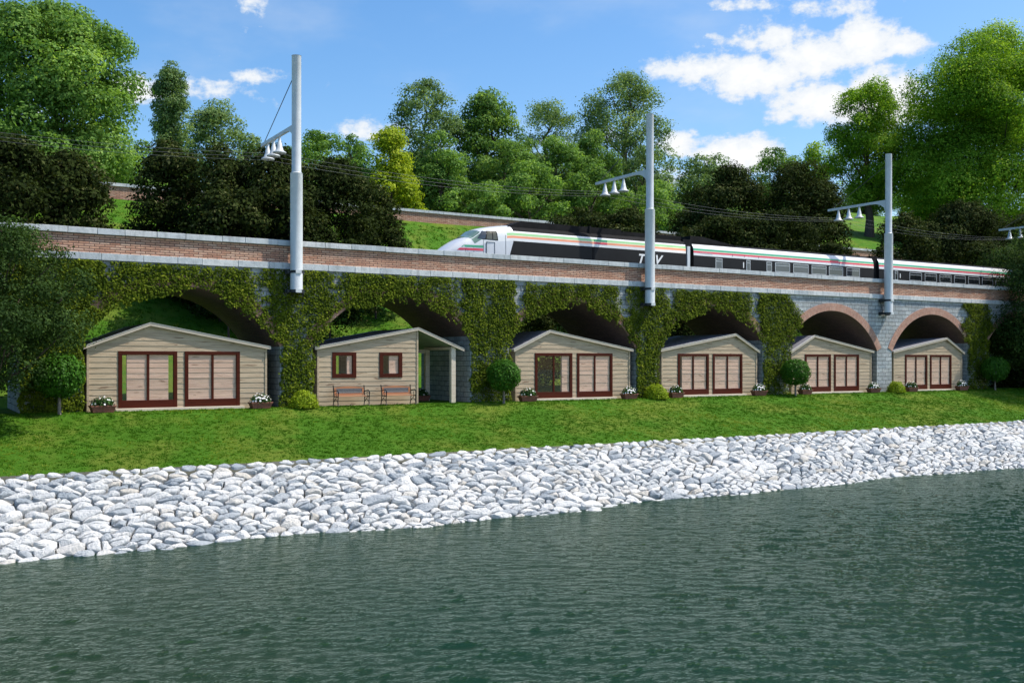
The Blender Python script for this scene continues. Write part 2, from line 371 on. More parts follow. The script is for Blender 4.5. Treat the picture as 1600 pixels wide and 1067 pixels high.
# ------------------------------------------------------------------ terrain and water
LAWN_Y, LAWN_Z = -7.0, -1.47
WATER_Z = -3.32; WATER_REFL = .6
def sstep(a, b, x):
    t = np.clip((x - a) / (b - a), 0, 1); return t * t * (3 - 2 * t)
def hz(x, y):
    x = np.asarray(x, dtype=float); y = np.asarray(y, dtype=float)
    t = np.clip(-y / 7.0, 0, 1.6)
    z = LAWN_Z * (0.25 * t + .75 * t ** 1.25)
    z = np.where(y > -.6, 0, z * 1.0)
    z = np.where((y <= -.6) & (y > -2.0), z * sstep(-.6, -2.0, y), z)
    s = np.clip((y - 6.0) / 26.0, 0, 1)
    z = z + 12.9 * (.86 * s + .14 * s * s)
    s2 = np.clip(y - 33.0, 0, 130)
    z = z + np.where(y > 32.2, .25, 0) + s2 * .215 - s2 ** 2 * .00045
    z = z + .10 * np.clip(y - 33.5, 0, 90) * sstep(45, 95, x)
    amp = np.clip((y - 6) / 10, 0, 1) * np.where((y > 28) & (y < 36), .25, 1)
    z = z + amp * .35 * (np.sin(x * .31 + y * .13) + np.sin(x * .13 - y * .27 + 1.7))
    return z
def bank_z(x, s):                # s = distance out from the lawn edge (horizontal)
    w = .16 * np.sin(x * .42 + .6) + .10 * np.sin(x * .9 + 2.0) + .10 * np.sin(x * .17 + 1.0)
    b = np.clip(s / 4.0, 0, 1.6)
    z = LAWN_Z - .03 - 1.84 * (b ** 1.04) + w * np.clip(b, 0, 1.2) * .8
    return z
xs = np.concatenate([np.arange(-260, -40, 12), np.arange(-40, 90, .8), np.arange(90, 420, 12)])
ys = np.concatenate([np.array([-7.0, -6.6]), np.arange(-6.2, 0.01, .4), [.6, 2, 4, 5.4], np.arange(6, 31.6, .8), [31.8, 32.15, 32.3], np.arange(33, 60, 1.5), np.arange(60, 420, 12)])
GX, GY = np.meshgrid(xs, ys)
GZ = hz(GX, GY)
v = np.stack([GX, GY, GZ], -1).reshape(-1, 3); ny, nx = GX.shape
ii = np.arange(ny * nx).reshape(ny, nx)
fq = np.stack([ii[:-1, :-1], ii[:-1, 1:], ii[1:, 1:], ii[1:, :-1]], -1).reshape(-1, 4)
m, t, b, o = new_mat('lawn_grass'); ob = objn(t)
nb = noise(t, ob, .35, 5, .6); nm = noise(t, ob, 2.2, 6, .7); nf = noise(t, mapping(t, ob, (1, 1, .4)), 16, 6, .75); nf2 = noise(t, ob, 60, 3, .7)
col = ramp(t, nf.outputs[0], [(.30, (.032, .105, .004)), (.5, (.052, .150, .006)), (.72, (.10, .20, .012))])
col = mixc(t, ramp(t, nm.outputs[0], [(.38, 0.0), (.62, .5)]), col, (.075, .205, .012))
col = mixc(t, ramp(t, nb.outputs[0], [(.46, 0.0), (.62, .55)]), col, (.19, .215, .03))
col = mixc(t, ramp(t, nf2.outputs[0], [(.64, 0.0), (.76, .5)]), col, (.20, .26, .06))
t.links.new(col, b.inputs['Base Color']); b.inputs['Roughness'].default_value = .9; b.inputs['Specular IOR Level'].default_value = .15
bump(t, b, mth(t, 'ADD', nf.outputs[0], mth(t, 'MULTIPLY', nf2.outputs[0], .5)), .9, .08)
M['lawn'] = m
g = new_obj('ground', np_mesh('ground', v, fq, m, None, True)); tag(g, kind='structure')

# bank bed under the stones
bx = np.arange(-60, 130, 1.0); bs = np.array([-.25, 0, .4, 1, 1.8, 2.6, 3.4, 4.2, 5.2, 6.4])
BX, BS = np.meshgrid(bx, bs); BZ = bank_z(BX, BS) - .26
BZ[0] = LAWN_Z - .5; BZ[-1] = -5
v = np.stack([BX, LAWN_Y - BS, BZ], -1).reshape(-1, 3); ny, nx = BX.shape; ii = np.arange(ny * nx).reshape(ny, nx)
fq = np.stack([ii[1:, :-1], ii[1:, 1:], ii[:-1, 1:], ii[:-1, :-1]], -1).reshape(-1, 4)
M['bed'] = plain_mat('dark_bank_bed', (.02, .021, .022), .95, 0, .4, 3)
tag(new_obj('river_bank', np_mesh('river_bank', v, fq, M['bed'], None, True)), kind='structure')

# water
m, t, b, o = new_mat('green_river_water'); ob = objn(t)
b.inputs['Roughness'].default_value = .6; b.inputs['Specular IOR Level'].default_value = 0.0
mur = noise(t, ob, .05, 3, .5)
t.links.new(ramp(t, mur.outputs[0], [(.35, (.006, .029, .0165)), (.65, (.014, .033, .018))]), b.inputs['Base Color'])
rt = mapping(t, ob, (1, 1, 1), rot=(0, 0, R(YAW)))
w1 = noise(t, mapping(t, rt, (1.0, 2.2, 1)), 1.0, 5, .6, .3); w2 = noise(t, mapping(t, rt, (3.2, 6.0, 1)), 1.0, 4, .65, .2); w4 = noise(t, mapping(t, rt, (9, 15, 1)), 1.0, 4, .65)
hh = mth(t, 'ADD', mth(t, 'MULTIPLY', w2.outputs[0], .7), mth(t, 'MULTIPLY', w4.outputs[0], .3))
bump(t, b, hh, 1.0, .07)
nrm = b.inputs['Normal'].links[0].from_socket
gl = N(t, 'ShaderNodeBsdfGlossy'); gl.inputs['Roughness'].default_value = .07; gl.inputs[0].default_value = (.84, .92, .85, 1); t.links.new(nrm, gl.inputs['Normal'])
fr = N(t, 'ShaderNodeFresnel'); fr.inputs[0].default_value = 1.33; t.links.new(nrm, fr.inputs['Normal'])
mx = N(t, 'ShaderNodeMixShader'); t.links.new(mth(t, 'MULTIPLY', fr.outputs[0], mth(t, 'ADD', mth(t, 'MULTIPLY', fr.outputs[0], 1.1), .26), clamp=True), mx.inputs[0]); t.links.new(b.outputs[0], mx.inputs[1]); t.links.new(gl.outputs[0], mx.inputs[2]); t.links.new(mx.outputs[0], o.inputs[0])
def vnoise(x, y, sc_, seed):
    g_ = np.random.default_rng(seed).random((256, 256)); fx, fy = x * sc_, y * sc_; ix, iy = np.floor(fx).astype(int), np.floor(fy).astype(int); ax, ay = fx - ix, fy - iy
    ax, ay = ax * ax * (3 - 2 * ax), ay * ay * (3 - 2 * ay); G = lambda i, j: g_[i % 256, j % 256]
    return (G(ix, iy) * (1 - ax) + G(ix + 1, iy) * ax) * (1 - ay) + (G(ix, iy + 1) * (1 - ax) + G(ix + 1, iy + 1) * ax) * ay
wx = np.concatenate([[-500, -200, -90], np.arange(-46, 62, .105), np.arange(62, 90, 1.0), [140, 300, 600]])
wy = np.concatenate([[-420, -200, -100, -60], np.arange(-42, -10.2, .07), [-10]])
WX, WY = np.meshgrid(wx, wy)
ca, sa = math.cos(R(YAW)), math.sin(R(YAW))
wu, wv = WX * ca - WY * sa, WX * sa + WY * ca           # across and along the wind
wu2, wv2 = wu + .5 * vnoise(wu, wv, .6, 31), wv + .5 * vnoise(wu, wv, .5, 32)
hgt_ = .020 * (vnoise(wu2 * 1.1, wv2 * 2.6, 1.0, 41) - .5) + .022 * (vnoise(wu2 * 3.0, wv2 * 6.2, 1.0, 42) - .5) + .015 * (vnoise(wu2 * 5.4, wv2 * 8.4, 1.0, 43) - .5)
gust = .45 + .95 * vnoise(WX, WY, .09, 44)
inside = (WX > -46) & (WX < 62) & (WY > -42)
WZ = WATER_Z + np.where(inside, hgt_ * gust, 0)
v = np.stack([WX, WY, WZ], -1).reshape(-1, 3); ny, nx = WX.shape; ii = np.arange(ny * nx).reshape(ny, nx)
fq = np.stack([ii[:-1, :-1], ii[:-1, 1:], ii[1:, 1:], ii[1:, :-1]], -1).reshape(-1, 4)
tag(new_obj('water', np_mesh('water', v, fq, m, None, True)), kind='structure')

# ------------------------------------------------------------------ bank stones (cells of a stretched Voronoi pattern, each a rounded stone)
def clip_cell(c, pts, lim):
    poly = [(c[0] - lim, c[1] - lim), (c[0] + lim, c[1] - lim), (c[0] + lim, c[1] + lim), (c[0] - lim, c[1] + lim)]
    for q in pts:
        mx_, my_ = (c[0] + q[0]) / 2, (c[1] + q[1]) / 2; nx_, ny_ = q[0] - c[0], q[1] - c[1]
        out = []
        for i in range(len(poly)):
            a = poly[i]; bb = poly[(i + 1) % len(poly)]
            da = (a[0] - mx_) * nx_ + (a[1] - my_) * ny_; db = (bb[0] - mx_) * nx_ + (bb[1] - my_) * ny_
            if da <= 0: out.append(a)
            if (da < 0) != (db < 0) and da != db:
                k = da / (da - db); out.append((a[0] + (bb[0] - a[0]) * k, a[1] + (bb[1] - a[1]) * k))
        poly = out
        if len(poly) < 3: return None
    return poly
M['stone'] = None
m, t, b, o = new_mat('pale_bank_stone'); ob = objn(t)
a = attr(t)
base = ramp(t, a, [(0, (.30, .34, .375)), (.3, (.43, .46, .48)), (.45, (.60, .61, .60)), (.75, (.76, .75, .72)), (1, (.55, .51, .44))])
f1 = noise(t, ob, 5, 6, .7); f2 = noise(t, ob, 28, 4, .7)
col = mixc(t, ramp(t, f1.outputs[0], [(.40, 0.0), (.72, .45)]), base, (.30, .32, .34))
col = mixc(t, ramp(t, f2.outputs[0], [(.55, 0.0), (.75, .5)]), col, (.22, .23, .24))
t.links.new(col, b.inputs['Base Color']); b.inputs['Roughness'].default_value = .9; b.inputs['Specular IOR Level'].default_value = .2
bump(t, b, mth(t, 'ADD', f1.outputs[0], mth(t, 'MULTIPLY', f2.outputs[0], .4)), 1.0, .09)
M['stone'] = m
SLOPE = math.atan(1.84 / 4.0); CS = math.cos(SLOPE)
STR = 2.15                                         # horizontal stretch of the cells
srng = random.Random(11)
seeds = []
s_ = -.44; ghost = []
while s_ < 5.9:
    x = -19.0 + srng.random() * .6
    while x < 62:
        cw = .215 if s_ > .1 else .30
        jy = .015 if s_ < .1 else .125
        seeds.append(((x + srng.uniform(-.15, .15)) / STR, s_ + srng.uniform(-jy, jy)))
        x += cw * STR * srng.uniform(.42, 1.65)
    s_ += .28 if s_ < -.3 else (.19 if s_ < .1 else .205)
SA = np.array(seeds)
bigs = [i for i in range(len(seeds)) if srng.random() < .06 and seeds[i][1] > .35]
kill = set()
for i in bigs:
    if i in kill: continue
    rr = srng.uniform(.18, .36)
    near = np.where((SA[:, 0] - SA[i, 0])**2 + (SA[:, 1] - SA[i, 1])**2 < rr * rr)[0]
    kill.update(int(j) for j in near if j != i)
seeds = [q for i, q in enumerate(seeds) if i not in kill]
SA = np.array(seeds)
stones = []
for i, c in enumerate(seeds):
    d2 = (SA[:, 0] - c[0])**2 + (SA[:, 1] - c[1])**2
    nb_ = np.argsort(d2)[1:15]
    poly = clip_cell(c, [seeds[j] for j in nb_], .50)
    if not poly or c[1] < -.10: continue
    P = np.array(poly); P[:, 0] *= STR; cc = P.mean(0)
    # outline at 16 points: corners knocked off but still angular
    L = np.linalg.norm(np.roll(P, -1, 0) - P, axis=1); cum = np.concatenate([[0], np.cumsum(L)]); n = 14; tt = np.linspace(0, cum[-1], n + 1)[:-1] + srng.random() * .05
    Q = np.concatenate([P, P[:1]]); ring = np.stack([np.interp(tt, cum, Q[:, 0]), np.interp(tt, cum, Q[:, 1])], 1)
    ring = .05 * np.roll(ring, 1, 0) + .90 * ring + .05 * np.roll(ring, -1, 0)
    rad = np.linalg.norm(ring - cc, axis=1, keepdims=True); ring = cc + (ring - cc) * np.maximum(.3, 1 - .023 / np.maximum(rad, .05))
    w = (ring[:, 0].max() - ring[:, 0].min()); hgt = (ring[:, 1].max() - ring[:, 1].min())
    thick = min(.17, .22 * min(w, hgt) + .045) * srng.uniform(.7, 1.3)
    top_row = c[1] < .12
    if top_row: thick = .05
    lv = [(1.0, -.9), (1.0, .1), (.965, .60), (.86, .88), (.60, .99), (.30, 1.01)]
    tiltx, tilty = srng.uniform(-.22, .22), srng.uniform(-.30, .12)
    fac = [srng.uniform(-.75, .75) for _ in range(3)]; fan = [srng.uniform(0, 6.28) for _ in range(3)]
    ph = srng.random() * 9; vs = []
    for sc_, h in lv:
        for k, p in enumerate(ring):
            q = cc + (p - cc) * (sc_ * (1 + (.03 * math.sin(k * 2.1 + ph * 3 + h * 4) + srng.uniform(-.045, .045)) * (h > .2)))
            e = q - cc
            hh_ = h * thick * (1 + srng.uniform(-.11, .11))
            if h > 0:
                hh_ += (tiltx * e[0] + tilty * e[1]) * h
                for a_, f_ in zip(fan, fac): hh_ -= max(0, e[0] * math.cos(a_) + e[1] * math.sin(a_) - .12 * w) * abs(f_) * h
            vs.append((q[0], q[1], hh_))
    vs.append((cc[0], cc[1], thick * 1.0))
    vs = np.array(vs)
    sx = vs[:, 0]; ss = vs[:, 1] * CS
    lift = .0 if top_row else -.10
    zz = bank_z(sx, np.maximum(ss, 0)) + lift + vs[:, 2] * CS
    V = np.stack([sx, LAWN_Y - ss - vs[:, 2] * math.sin(SLOPE) * (0 if top_row else 1), zz], 1)
    fs = []
    for l in range(5):
        for k in range(n): fs.append((l * n + k, l * n + (k + 1) % n, (l + 1) * n + (k + 1) % n, (l + 1) * n + k))
    for k in range(n): fs.append((5 * n + k, 5 * n + (k + 1) % n, 6 * n))
    u = srng.random()
    tint = srng.uniform(0, .34) if u < .22 else (srng.uniform(.42, .82) if u < .90 else srng.uniform(.85, 1))
    ctr = V.mean(0); px, py, dep = proj(*ctr)
    area = w * hgt / dep**2 if (-10 < px < 1610 and ctr[2] > WATER_Z - .02 and dep > 0) else 0
    stones.append((area, V, [f[::-1] for f in fs], tint, w))
stones.sort(key=lambda q: -q[0])
def stone_mesh(name, V, fs, tint):
    me = bpy.data.meshes.new(name); me.from_pydata([tuple(p) for p in V], [], fs); me.materials.append(M['stone'])
    at = me.attributes.new('tint', 'FLOAT', 'POINT'); at.data.foreach_set('value', np.full(len(V), tint, dtype=np.float32) if np.isscalar(tint) else tint)
    me.update(); return me
for area, V, fs, tint, w in stones[:296]:
    c = V.mean(0); o = new_obj('stone', stone_mesh('stone', V - c, fs, tint), None, tuple(c))
    kind = 'blue-grey' if tint < .35 else ('whitish' if tint < .82 else 'cream-tinged')
    big = 'broad' if w > .8 else 'middling'
    tag(o, f'{big} {kind} stone packed into the sloping bank above the water', 'stone', 'stones packed on the river bank')
av, af, at_ = [], [], []; k0 = 0
for area, V, fs, tint, w in stones[296:]:
    av.append(V); af += [tuple(q + k0 for q in f) for f in fs]; at_.append(np.full(len(V), tint)); k0 += len(V)
tag(new_obj('bank_stones', stone_mesh('bank_stones', np.concatenate(av), af, np.concatenate(at_).astype(np.float32))),
    'smaller pale stones filling the rest of the sloping bank', 'stones', None, 'stuff')

# ------------------------------------------------------------------ grass blades on the lawn
def vnoise(x, y, sc_, seed):
    g_ = np.random.default_rng(seed).random((256, 256)); fx, fy = x * sc_, y * sc_; ix, iy = np.floor(fx).astype(int), np.floor(fy).astype(int); ax, ay = fx - ix, fy - iy
    ax, ay = ax * ax * (3 - 2 * ax), ay * ay * (3 - 2 * ay); G = lambda i, j: g_[i % 256, j % 256]
    return (G(ix, iy) * (1 - ax) + G(ix + 1, iy) * ax) * (1 - ay) + (G(ix, iy + 1) * (1 - ax) + G(ix + 1, iy + 1) * ax) * ay
def grass_patch(name, tufts, per, xr, yr, hmin, hmax, spread, label, big=1.0):
    tx, ty = rng.uniform(*xr, tufts), rng.uniform(*yr, tufts)
    th = rng.uniform(hmin, hmax, tufts); pat = .55 * vnoise(tx, ty, .45, 1) + .45 * vnoise(tx, ty, 1.3, 2)
    tt = np.clip(.30 + rng.normal(0, .20, tufts) + sstep(.46, .72, pat) * rng.uniform(.1, .75, tufts) - sstep(.5, .3, pat) * .12, 0, 1)
    keep = rng.random(tufts) < .55 + .45 * vnoise(tx, ty, 2.2, 3); tx, ty, th, tt = tx[keep], ty[keep], th[keep], tt[keep]
    n = len(tx) * per; r = np.sqrt(rng.random(n)) * spread; an0 = rng.uniform(0, 6.283, n)
    ox_, oy_ = np.cos(an0) * r, np.sin(an0) * r
    gx, gy = np.repeat(tx, per) + ox_, np.clip(np.repeat(ty, per) + oy_, LAWN_Y - .04, 99); h = np.repeat(th, per) * rng.uniform(.5, 1.1, n)
    gz = hz(gx, gy) - .01
    an = rng.uniform(0, 6.283, n); wd = rng.uniform(.010, .020, n) * big
    lx, ly = ox_ * .9 + rng.normal(0, .25, n) * h, oy_ * .9 + rng.normal(0, .25, n) * h
    dx, dy = np.cos(an) * wd, np.sin(an) * wd
    p = np.stack([np.stack([gx - dx, gy - dy, gz], 1), np.stack([gx + dx, gy + dy, gz], 1), np.stack([gx + lx, gy + ly, gz + h], 1)], 1).reshape(-1, 3)
    ti = np.clip(np.repeat(tt, per) + rng.normal(0, .08, n), 0, 1)
    me = np_mesh(name, p, np.arange(len(p)).reshape(-1, 3), M['blade'], np.repeat(ti, 3))
    return tag(new_obj(name, me), label, 'grass', None, 'stuff')
grass_patch('grass', 42000, 8, (-16, 52), (-6.98, -.15), .03, .075, .06, 'short mown grass on the lawn above the stone bank', 1.1)
grass_patch('hill_grass', 24000, 6, (-18, 60), (12, 31.6), .07, .17, .12, 'longer grass on the slope below the upper wall', 2.2)

# ------------------------------------------------------------------ viaduct
LB = 9.197; AR = 4.46; AZ = .335; I0, I1 = -4, 9      # pier indices
VW = 5.0; Z_BAND0, Z_BAND1, Z_BR, Z_COP = 5.62, 5.88, 6.58, 6.80
def hw(i): return .68 if i % 2 == 0 else 1.03
via = thing('railway_viaduct', 'long arched stone viaduct with brick parapet carrying the white and black train', 'viaduct', (0, 0, 0))
walls = {0: MB(), VW: MB()}
for i in range(I0, I1 + 1):
    xc = i * LB; h = hw(i)
    p = MB()
    zl = AZ + math.sqrt(AR**2 - (LB / 2 - h)**2)
    p.box(xc - h, xc + h, 0, VW, -.4, zl)
    p.build('pier', M['ashlar'], via)
    for Y in (0, VW):
        q = [(xc - h, Y, zl), (xc + h, Y, zl), (xc + h, Y, Z_BAND0), (xc - h, Y, Z_BAND0)]
        walls[Y].add(q, [(0, 1, 2, 3) if Y == 0 else (3, 2, 1, 0)])
for i in range(I0, I1):
    xm = (i + .5) * LB; xl = i * LB + hw(i); xr = (i + 1) * LB - hw(i + 1)
    a0 = math.asin((xl - xm) / AR); a1 = math.asin((xr - xm) / AR); n = 26
    an = [a0 + (a1 - a0) * k / n for k in range(n + 1)]
    for Y in (0, VW):
        for k in range(n):
            x0, x1 = xm + AR * math.sin(an[k]), xm + AR * math.sin(an[k + 1]); z0, z1 = AZ + AR * math.cos(an[k]), AZ + AR * math.cos(an[k + 1])
            walls[Y].add([(x0, Y, z0), (x1, Y, z1), (x1, Y, Z_BAND0), (x0, Y, Z_BAND0)], [(0, 1, 2, 3) if Y == 0 else (3, 2, 1, 0)])
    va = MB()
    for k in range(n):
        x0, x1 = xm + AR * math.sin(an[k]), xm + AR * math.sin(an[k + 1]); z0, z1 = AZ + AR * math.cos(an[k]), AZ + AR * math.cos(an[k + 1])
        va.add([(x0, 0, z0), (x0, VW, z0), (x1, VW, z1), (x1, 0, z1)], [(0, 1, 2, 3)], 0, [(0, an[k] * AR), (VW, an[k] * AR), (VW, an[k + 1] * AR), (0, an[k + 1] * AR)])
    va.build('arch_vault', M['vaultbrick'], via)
    RO = AR + .43
    for Yf, yo in ((-.035, 0), (VW + .035, VW)):
        rg = MB()
        for k in range(n):
            c = []
            for a_ in (an[k], an[k + 1]):
                c.append((xm + (AR - .012) * math.sin(a_), AZ + (AR - .012) * math.cos(a_))); c.append((xm + RO * math.sin(a_), AZ + RO * math.cos(a_)))
            uva = [(an[k] * AR, 0), (an[k] * AR, .43), (an[k + 1] * AR, .43), (an[k + 1] * AR, 0)]
            f4 = [(c[0][0], Yf, c[0][1]), (c[1][0], Yf, c[1][1]), (c[3][0], Yf, c[3][1]), (c[2][0], Yf, c[2][1])]
            rg.add(f4, [(3, 2, 1, 0)] if Yf < 0 else [(0, 1, 2, 3)], 0, uva)
            rg.add([(c[1][0], Yf, c[1][1]), (c[3][0], Yf, c[3][1]), (c[3][0], yo, c[3][1]), (c[1][0], yo, c[1][1])], [(0, 1, 2, 3)], 0, uva)
            rg.add([(c[0][0], Yf, c[0][1]), (c[2][0], Yf, c[2][1]), (c[2][0], yo, c[2][1]), (c[0][0], yo, c[0][1])], [(3, 2, 1, 0)], 0, uva)
        rg.build('arch_ring', M['ringbrick'], via)
XL, XR = I0 * LB - hw(I0), I1 * LB + hw(I1)
for w_ in walls.values(): w_.build('spandrel_wall', M['ashlar'], via)
pr_ = random.Random(5)
def stone_course(y0, y1, z0, z1, wmin, wmax, name, par=via, x0=None, x1=None):
    c = MB(); x = XL if x0 is None else x0; e = XR if x1 is None else x1
    while x < e:
        w = min(pr_.uniform(wmin, wmax), e - x + .02)
        dz = pr_.uniform(-.006, .006); dy = pr_.uniform(-.008, .008)
        c.box(x + .007, x + w - .007, y0 + dy, y1, z0 + dz, z1 + dz, 0, pr_.random()); x += w
    return c.build(name, M['coping2'], par, None, .012)
m, t, b, o = new_mat('grey_coping_blocks'); ob = objn(t); a = attr(t)
base = ramp(t, a, [(0, (.42, .46, .48)), (.5, (.52, .55, .56)), (1, (.60, .61, .60))])
f1 = noise(t, ob, 3, 6, .7); f2 = noise(t, ob, 22, 4, .7)
col = mixc(t, ramp(t, f1.outputs[0], [(.45, 0.0), (.75, .6)]), base, (.22, .24, .25))
drip = noise(t, mapping(t, ob, (7, 1, .8)), 1.0, 4, .65)
col = mixc(t, ramp(t, drip.outputs[0], [(.52, 0.0), (.72, .45)]), col, (.16, .17, .17))
col = mixc(t, ramp(t, f2.outputs[0], [(.6, 0.0), (.8, .4)]), col, (.2, .22, .22))
t.links.new(col, b.inputs['Base Color']); b.inputs['Roughness'].default_value = .9; bump(t, b, mth(t, 'ADD', f1.outputs[0], f2.outputs[0]), .4, .02)
M['coping2'] = m
core = MB(); core.box(XL, XR, .06, .5, Z_BAND0, Z_COP - .04); core.box(XL, XR, VW - .5, VW - .06, Z_BAND0, Z_COP - .04)
stone_course(-.115, .45, Z_BAND0, Z_BAND1, .9, 1.5, 'string_course'); stone_course(VW - .45, VW + .11, Z_BAND0, Z_BAND1, .9, 1.5, 'string_course')
bp = MB(); bp.box(XL, XR, -.02, .42, Z_BAND1 - .012, Z_BR + .012); bp.build('brick_parapet', M['brick'], via)
bp = MB(); bp.box(XL, XR, VW - .42, VW + .02, Z_BAND1 - .012, Z_BR + .012); bp.build('brick_parapet', M['brick'], via)
stone_course(-.125, .50, Z_BR, Z_COP, .9, 1.6, 'coping'); stone_course(VW - .5, VW + .125, Z_BR, Z_COP, .9, 1.6, 'coping')
dk = MB(); dk.box(XL, XR, .46, VW - .46, 5.0, 5.3); dk.build('deck', M['deck'], via)
rl = MB()
for yy in (1.68, 3.12): rl.box(XL, XR, yy - .035, yy + .035, 5.3, 5.44)
rl.build('rail', M['rail'], via)

# upper wall on the slope behind
uw = thing('hillside_wall', 'low brick wall with grey coping running along the top of the grassy slope', 'wall', (0, 32.2, 0))
ux0, ux1 = -70, 150
u = MB(); u.box(ux0, ux1, 0, .4, 12.3, 13.74); u.build('brickwork', M['brick'], uw)
c = MB(); x = ux0
while x < ux1:
    w = pr_.uniform(1.0, 1.7); c.box(x + .01, x + w - .01, -.1, .5, 13.74, 13.95, 0, pr_.random()); x += w
c.build('coping', M['coping2'], uw)

# ------------------------------------------------------------------ ivy
irng = np.random.default_rng(21)
def ivy_obj(label, pts, tips=.15):
    # trailing shoots: short wandering runs of leaves that leave the mass at its lower and outer edges
    ex = []
    for q in irng.integers(0, len(pts), 90):
        p = pts[q].copy(); d = np.array([irng.normal(0, .7), -abs(irng.normal(.5, .6))]); d /= np.linalg.norm(d) + 1e-6
        for k in range(irng.integers(6, 20)):
            d = d + irng.normal(0, .3, 2); d /= np.linalg.norm(d); p = p + d * .045; ex.append(p + irng.normal(0, .02, 2))
    pts = np.concatenate([pts, np.array(ex)]); xo = np.abs((pts[:, 0] / LB - np.round(pts[:, 0] / LB)) * LB); i_ = np.round(pts[:, 0] / LB).astype(int)
    hwv = np.where(i_ % 2 == 0, .68, 1.03); zr_ = AZ + np.sqrt(np.maximum(AR**2 - (LB / 2 - xo)**2, 0))
    pts = pts[((xo < hwv + .12) | (pts[:, 1] > zr_ - .42)) & (pts[:, 1] < 5.62) & (pts[:, 1] > -.05)]
    n = len(pts)
    P = np.zeros((n, 3)); P[:, 0] = pts[:, 0]; P[:, 2] = pts[:, 1]; P[:, 1] = -.03 - irng.uniform(0, .16, n) ** 1.0
    nr = np.tile(np.array([[.1, -1.0, .55]]), (n, 1)) + irng.normal(0, .42, (n, 3))
    cl = np.sin(P[:, 0] * 5.1 + np.sin(P[:, 2] * 4.3) * 2) * np.sin(P[:, 2] * 5.7 + P[:, 0] * 2.2)
    ti = np.clip(.42 + .22 * cl + irng.normal(0, .2, n), 0, 1)
    v, f, tt = leaves(P, nr, irng.uniform(.055, .115, n), ti, .85, .6)
    o = new_obj('ivy', np_mesh('ivy', v, f, M['ivy'], tt)); return tag(o, label, 'ivy', 'ivy growing on the viaduct')
def clumpy(x, z, k): return np.clip(.5 * vnoise(x + 50, z + 7, 1.1, 60 + k % 9) + .5 * vnoise(x + 50, z + 7, 3.3, 70 + k % 9), 0, 1) * 1.7 - .35
def wig(x, z, k): return vnoise(x + 60, z + 9, 1.6, 80 + k % 7) * .6 + vnoise(x + 60, z + 9, 5.0, 90 + k % 7) * .4 - .5
def pier_ivy(i, label, dens=900, topw=1.0, full=True):
    xc = i * LB; h = hw(i); n = int(dens * 2 * (h + 1.2) * 5.6)
    x = irng.uniform(-h - 1.2, h + 1.2, n); z = irng.uniform(-.02, 5.6, n)
    wz = np.where(z < 2.3, h + .03 + .04 * np.sin(z * 7 + i), h + .03 + (.85 if h < .9 else .55) * topw * sstep(2.3, 3.4, z) * (1 - .35 * sstep(4.6, 5.5, z)))
    wz = wz + wig(np.sign(x) * 3 + xc, z, i + 9) * (.25 + 1.1 * sstep(2.0, 2.8, z))
    # keep leaves on masonry, not across the arch opening
    xm = np.where(x > 0, LB / 2, -LB / 2); zr = AZ + np.sqrt(np.maximum(AR**2 - (x - xm)**2, 0))
    ok = (np.abs(x) < wz) & ((np.abs(x) < h + .1) | (z > zr - .28))
    c = clumpy(x + xc, z, i); ok &= (irng.random(n) < .36 + 1.0 * c)
    return ivy_obj(label, np.stack([x[ok] + xc, z[ok]], 1))
def arch_ivy(i, label, dens=900, l=-3.5, r=3.2):
    xm = (i + .5) * LB; n = int(dens * (r - l) * 3.4)
    x = irng.uniform(l, r, n); z = irng.uniform(2.2, 5.58, n)
    zr = AZ + np.sqrt(np.maximum(AR**2 - x**2, 0))
    low = zr - .10 + .75 * wig(x + xm, x * 0, i + 9) - .42 * np.exp(-((x + 1.35) / .7)**2) - .38 * np.exp(-((x - 1.75) / .45)**2)
    top = 5.60 - .45 * np.maximum(0, wig(x + xm, x * 0 + 5, i + 10)) - 1.5 * sstep(2.55, 3.3, np.abs(x)) * (.7 + .5 * np.sin(x * 4 + i))
    ok = (z > low) & (z < top)
    thin_ = 1 - .8 * sstep(2.3, 3.1, np.abs(x)); c = clumpy(x + xm, z, i + 5)
    ok &= irng.random(n) < (.40 + 1.0 * c) * thin_
    return ivy_obj(label, np.stack([x[ok] + xm, z[ok]], 1))
pier_ivy(-1, 'ivy over the wide pier behind the dark leafy tree', 1300, 1.2)
pier_ivy(0, 'ivy column under the tallest catenary pole')
pier_ivy(1, 'ivy over the wide pier between the benches cabin and the next glazed cabin')
pier_ivy(2, 'ivy column under the pole that hides the train lettering')
pier_ivy(3, 'ivy over the wide pier beside the first bare brick arch', topw=.8)
pier_ivy(5, 'dense ivy strip on the last pier before the right-hand tree', topw=.55)
arch_ivy(-1, 'ivy curtain over the largest arch, above the first glazed cabin')
arch_ivy(0, 'ivy curtain over the arch above the cabin with the two benches')
arch_ivy(1, 'ivy curtain over the arch just below the train nose')
arch_ivy(2, 'ivy curtain over the arch next to the bare brick arches')

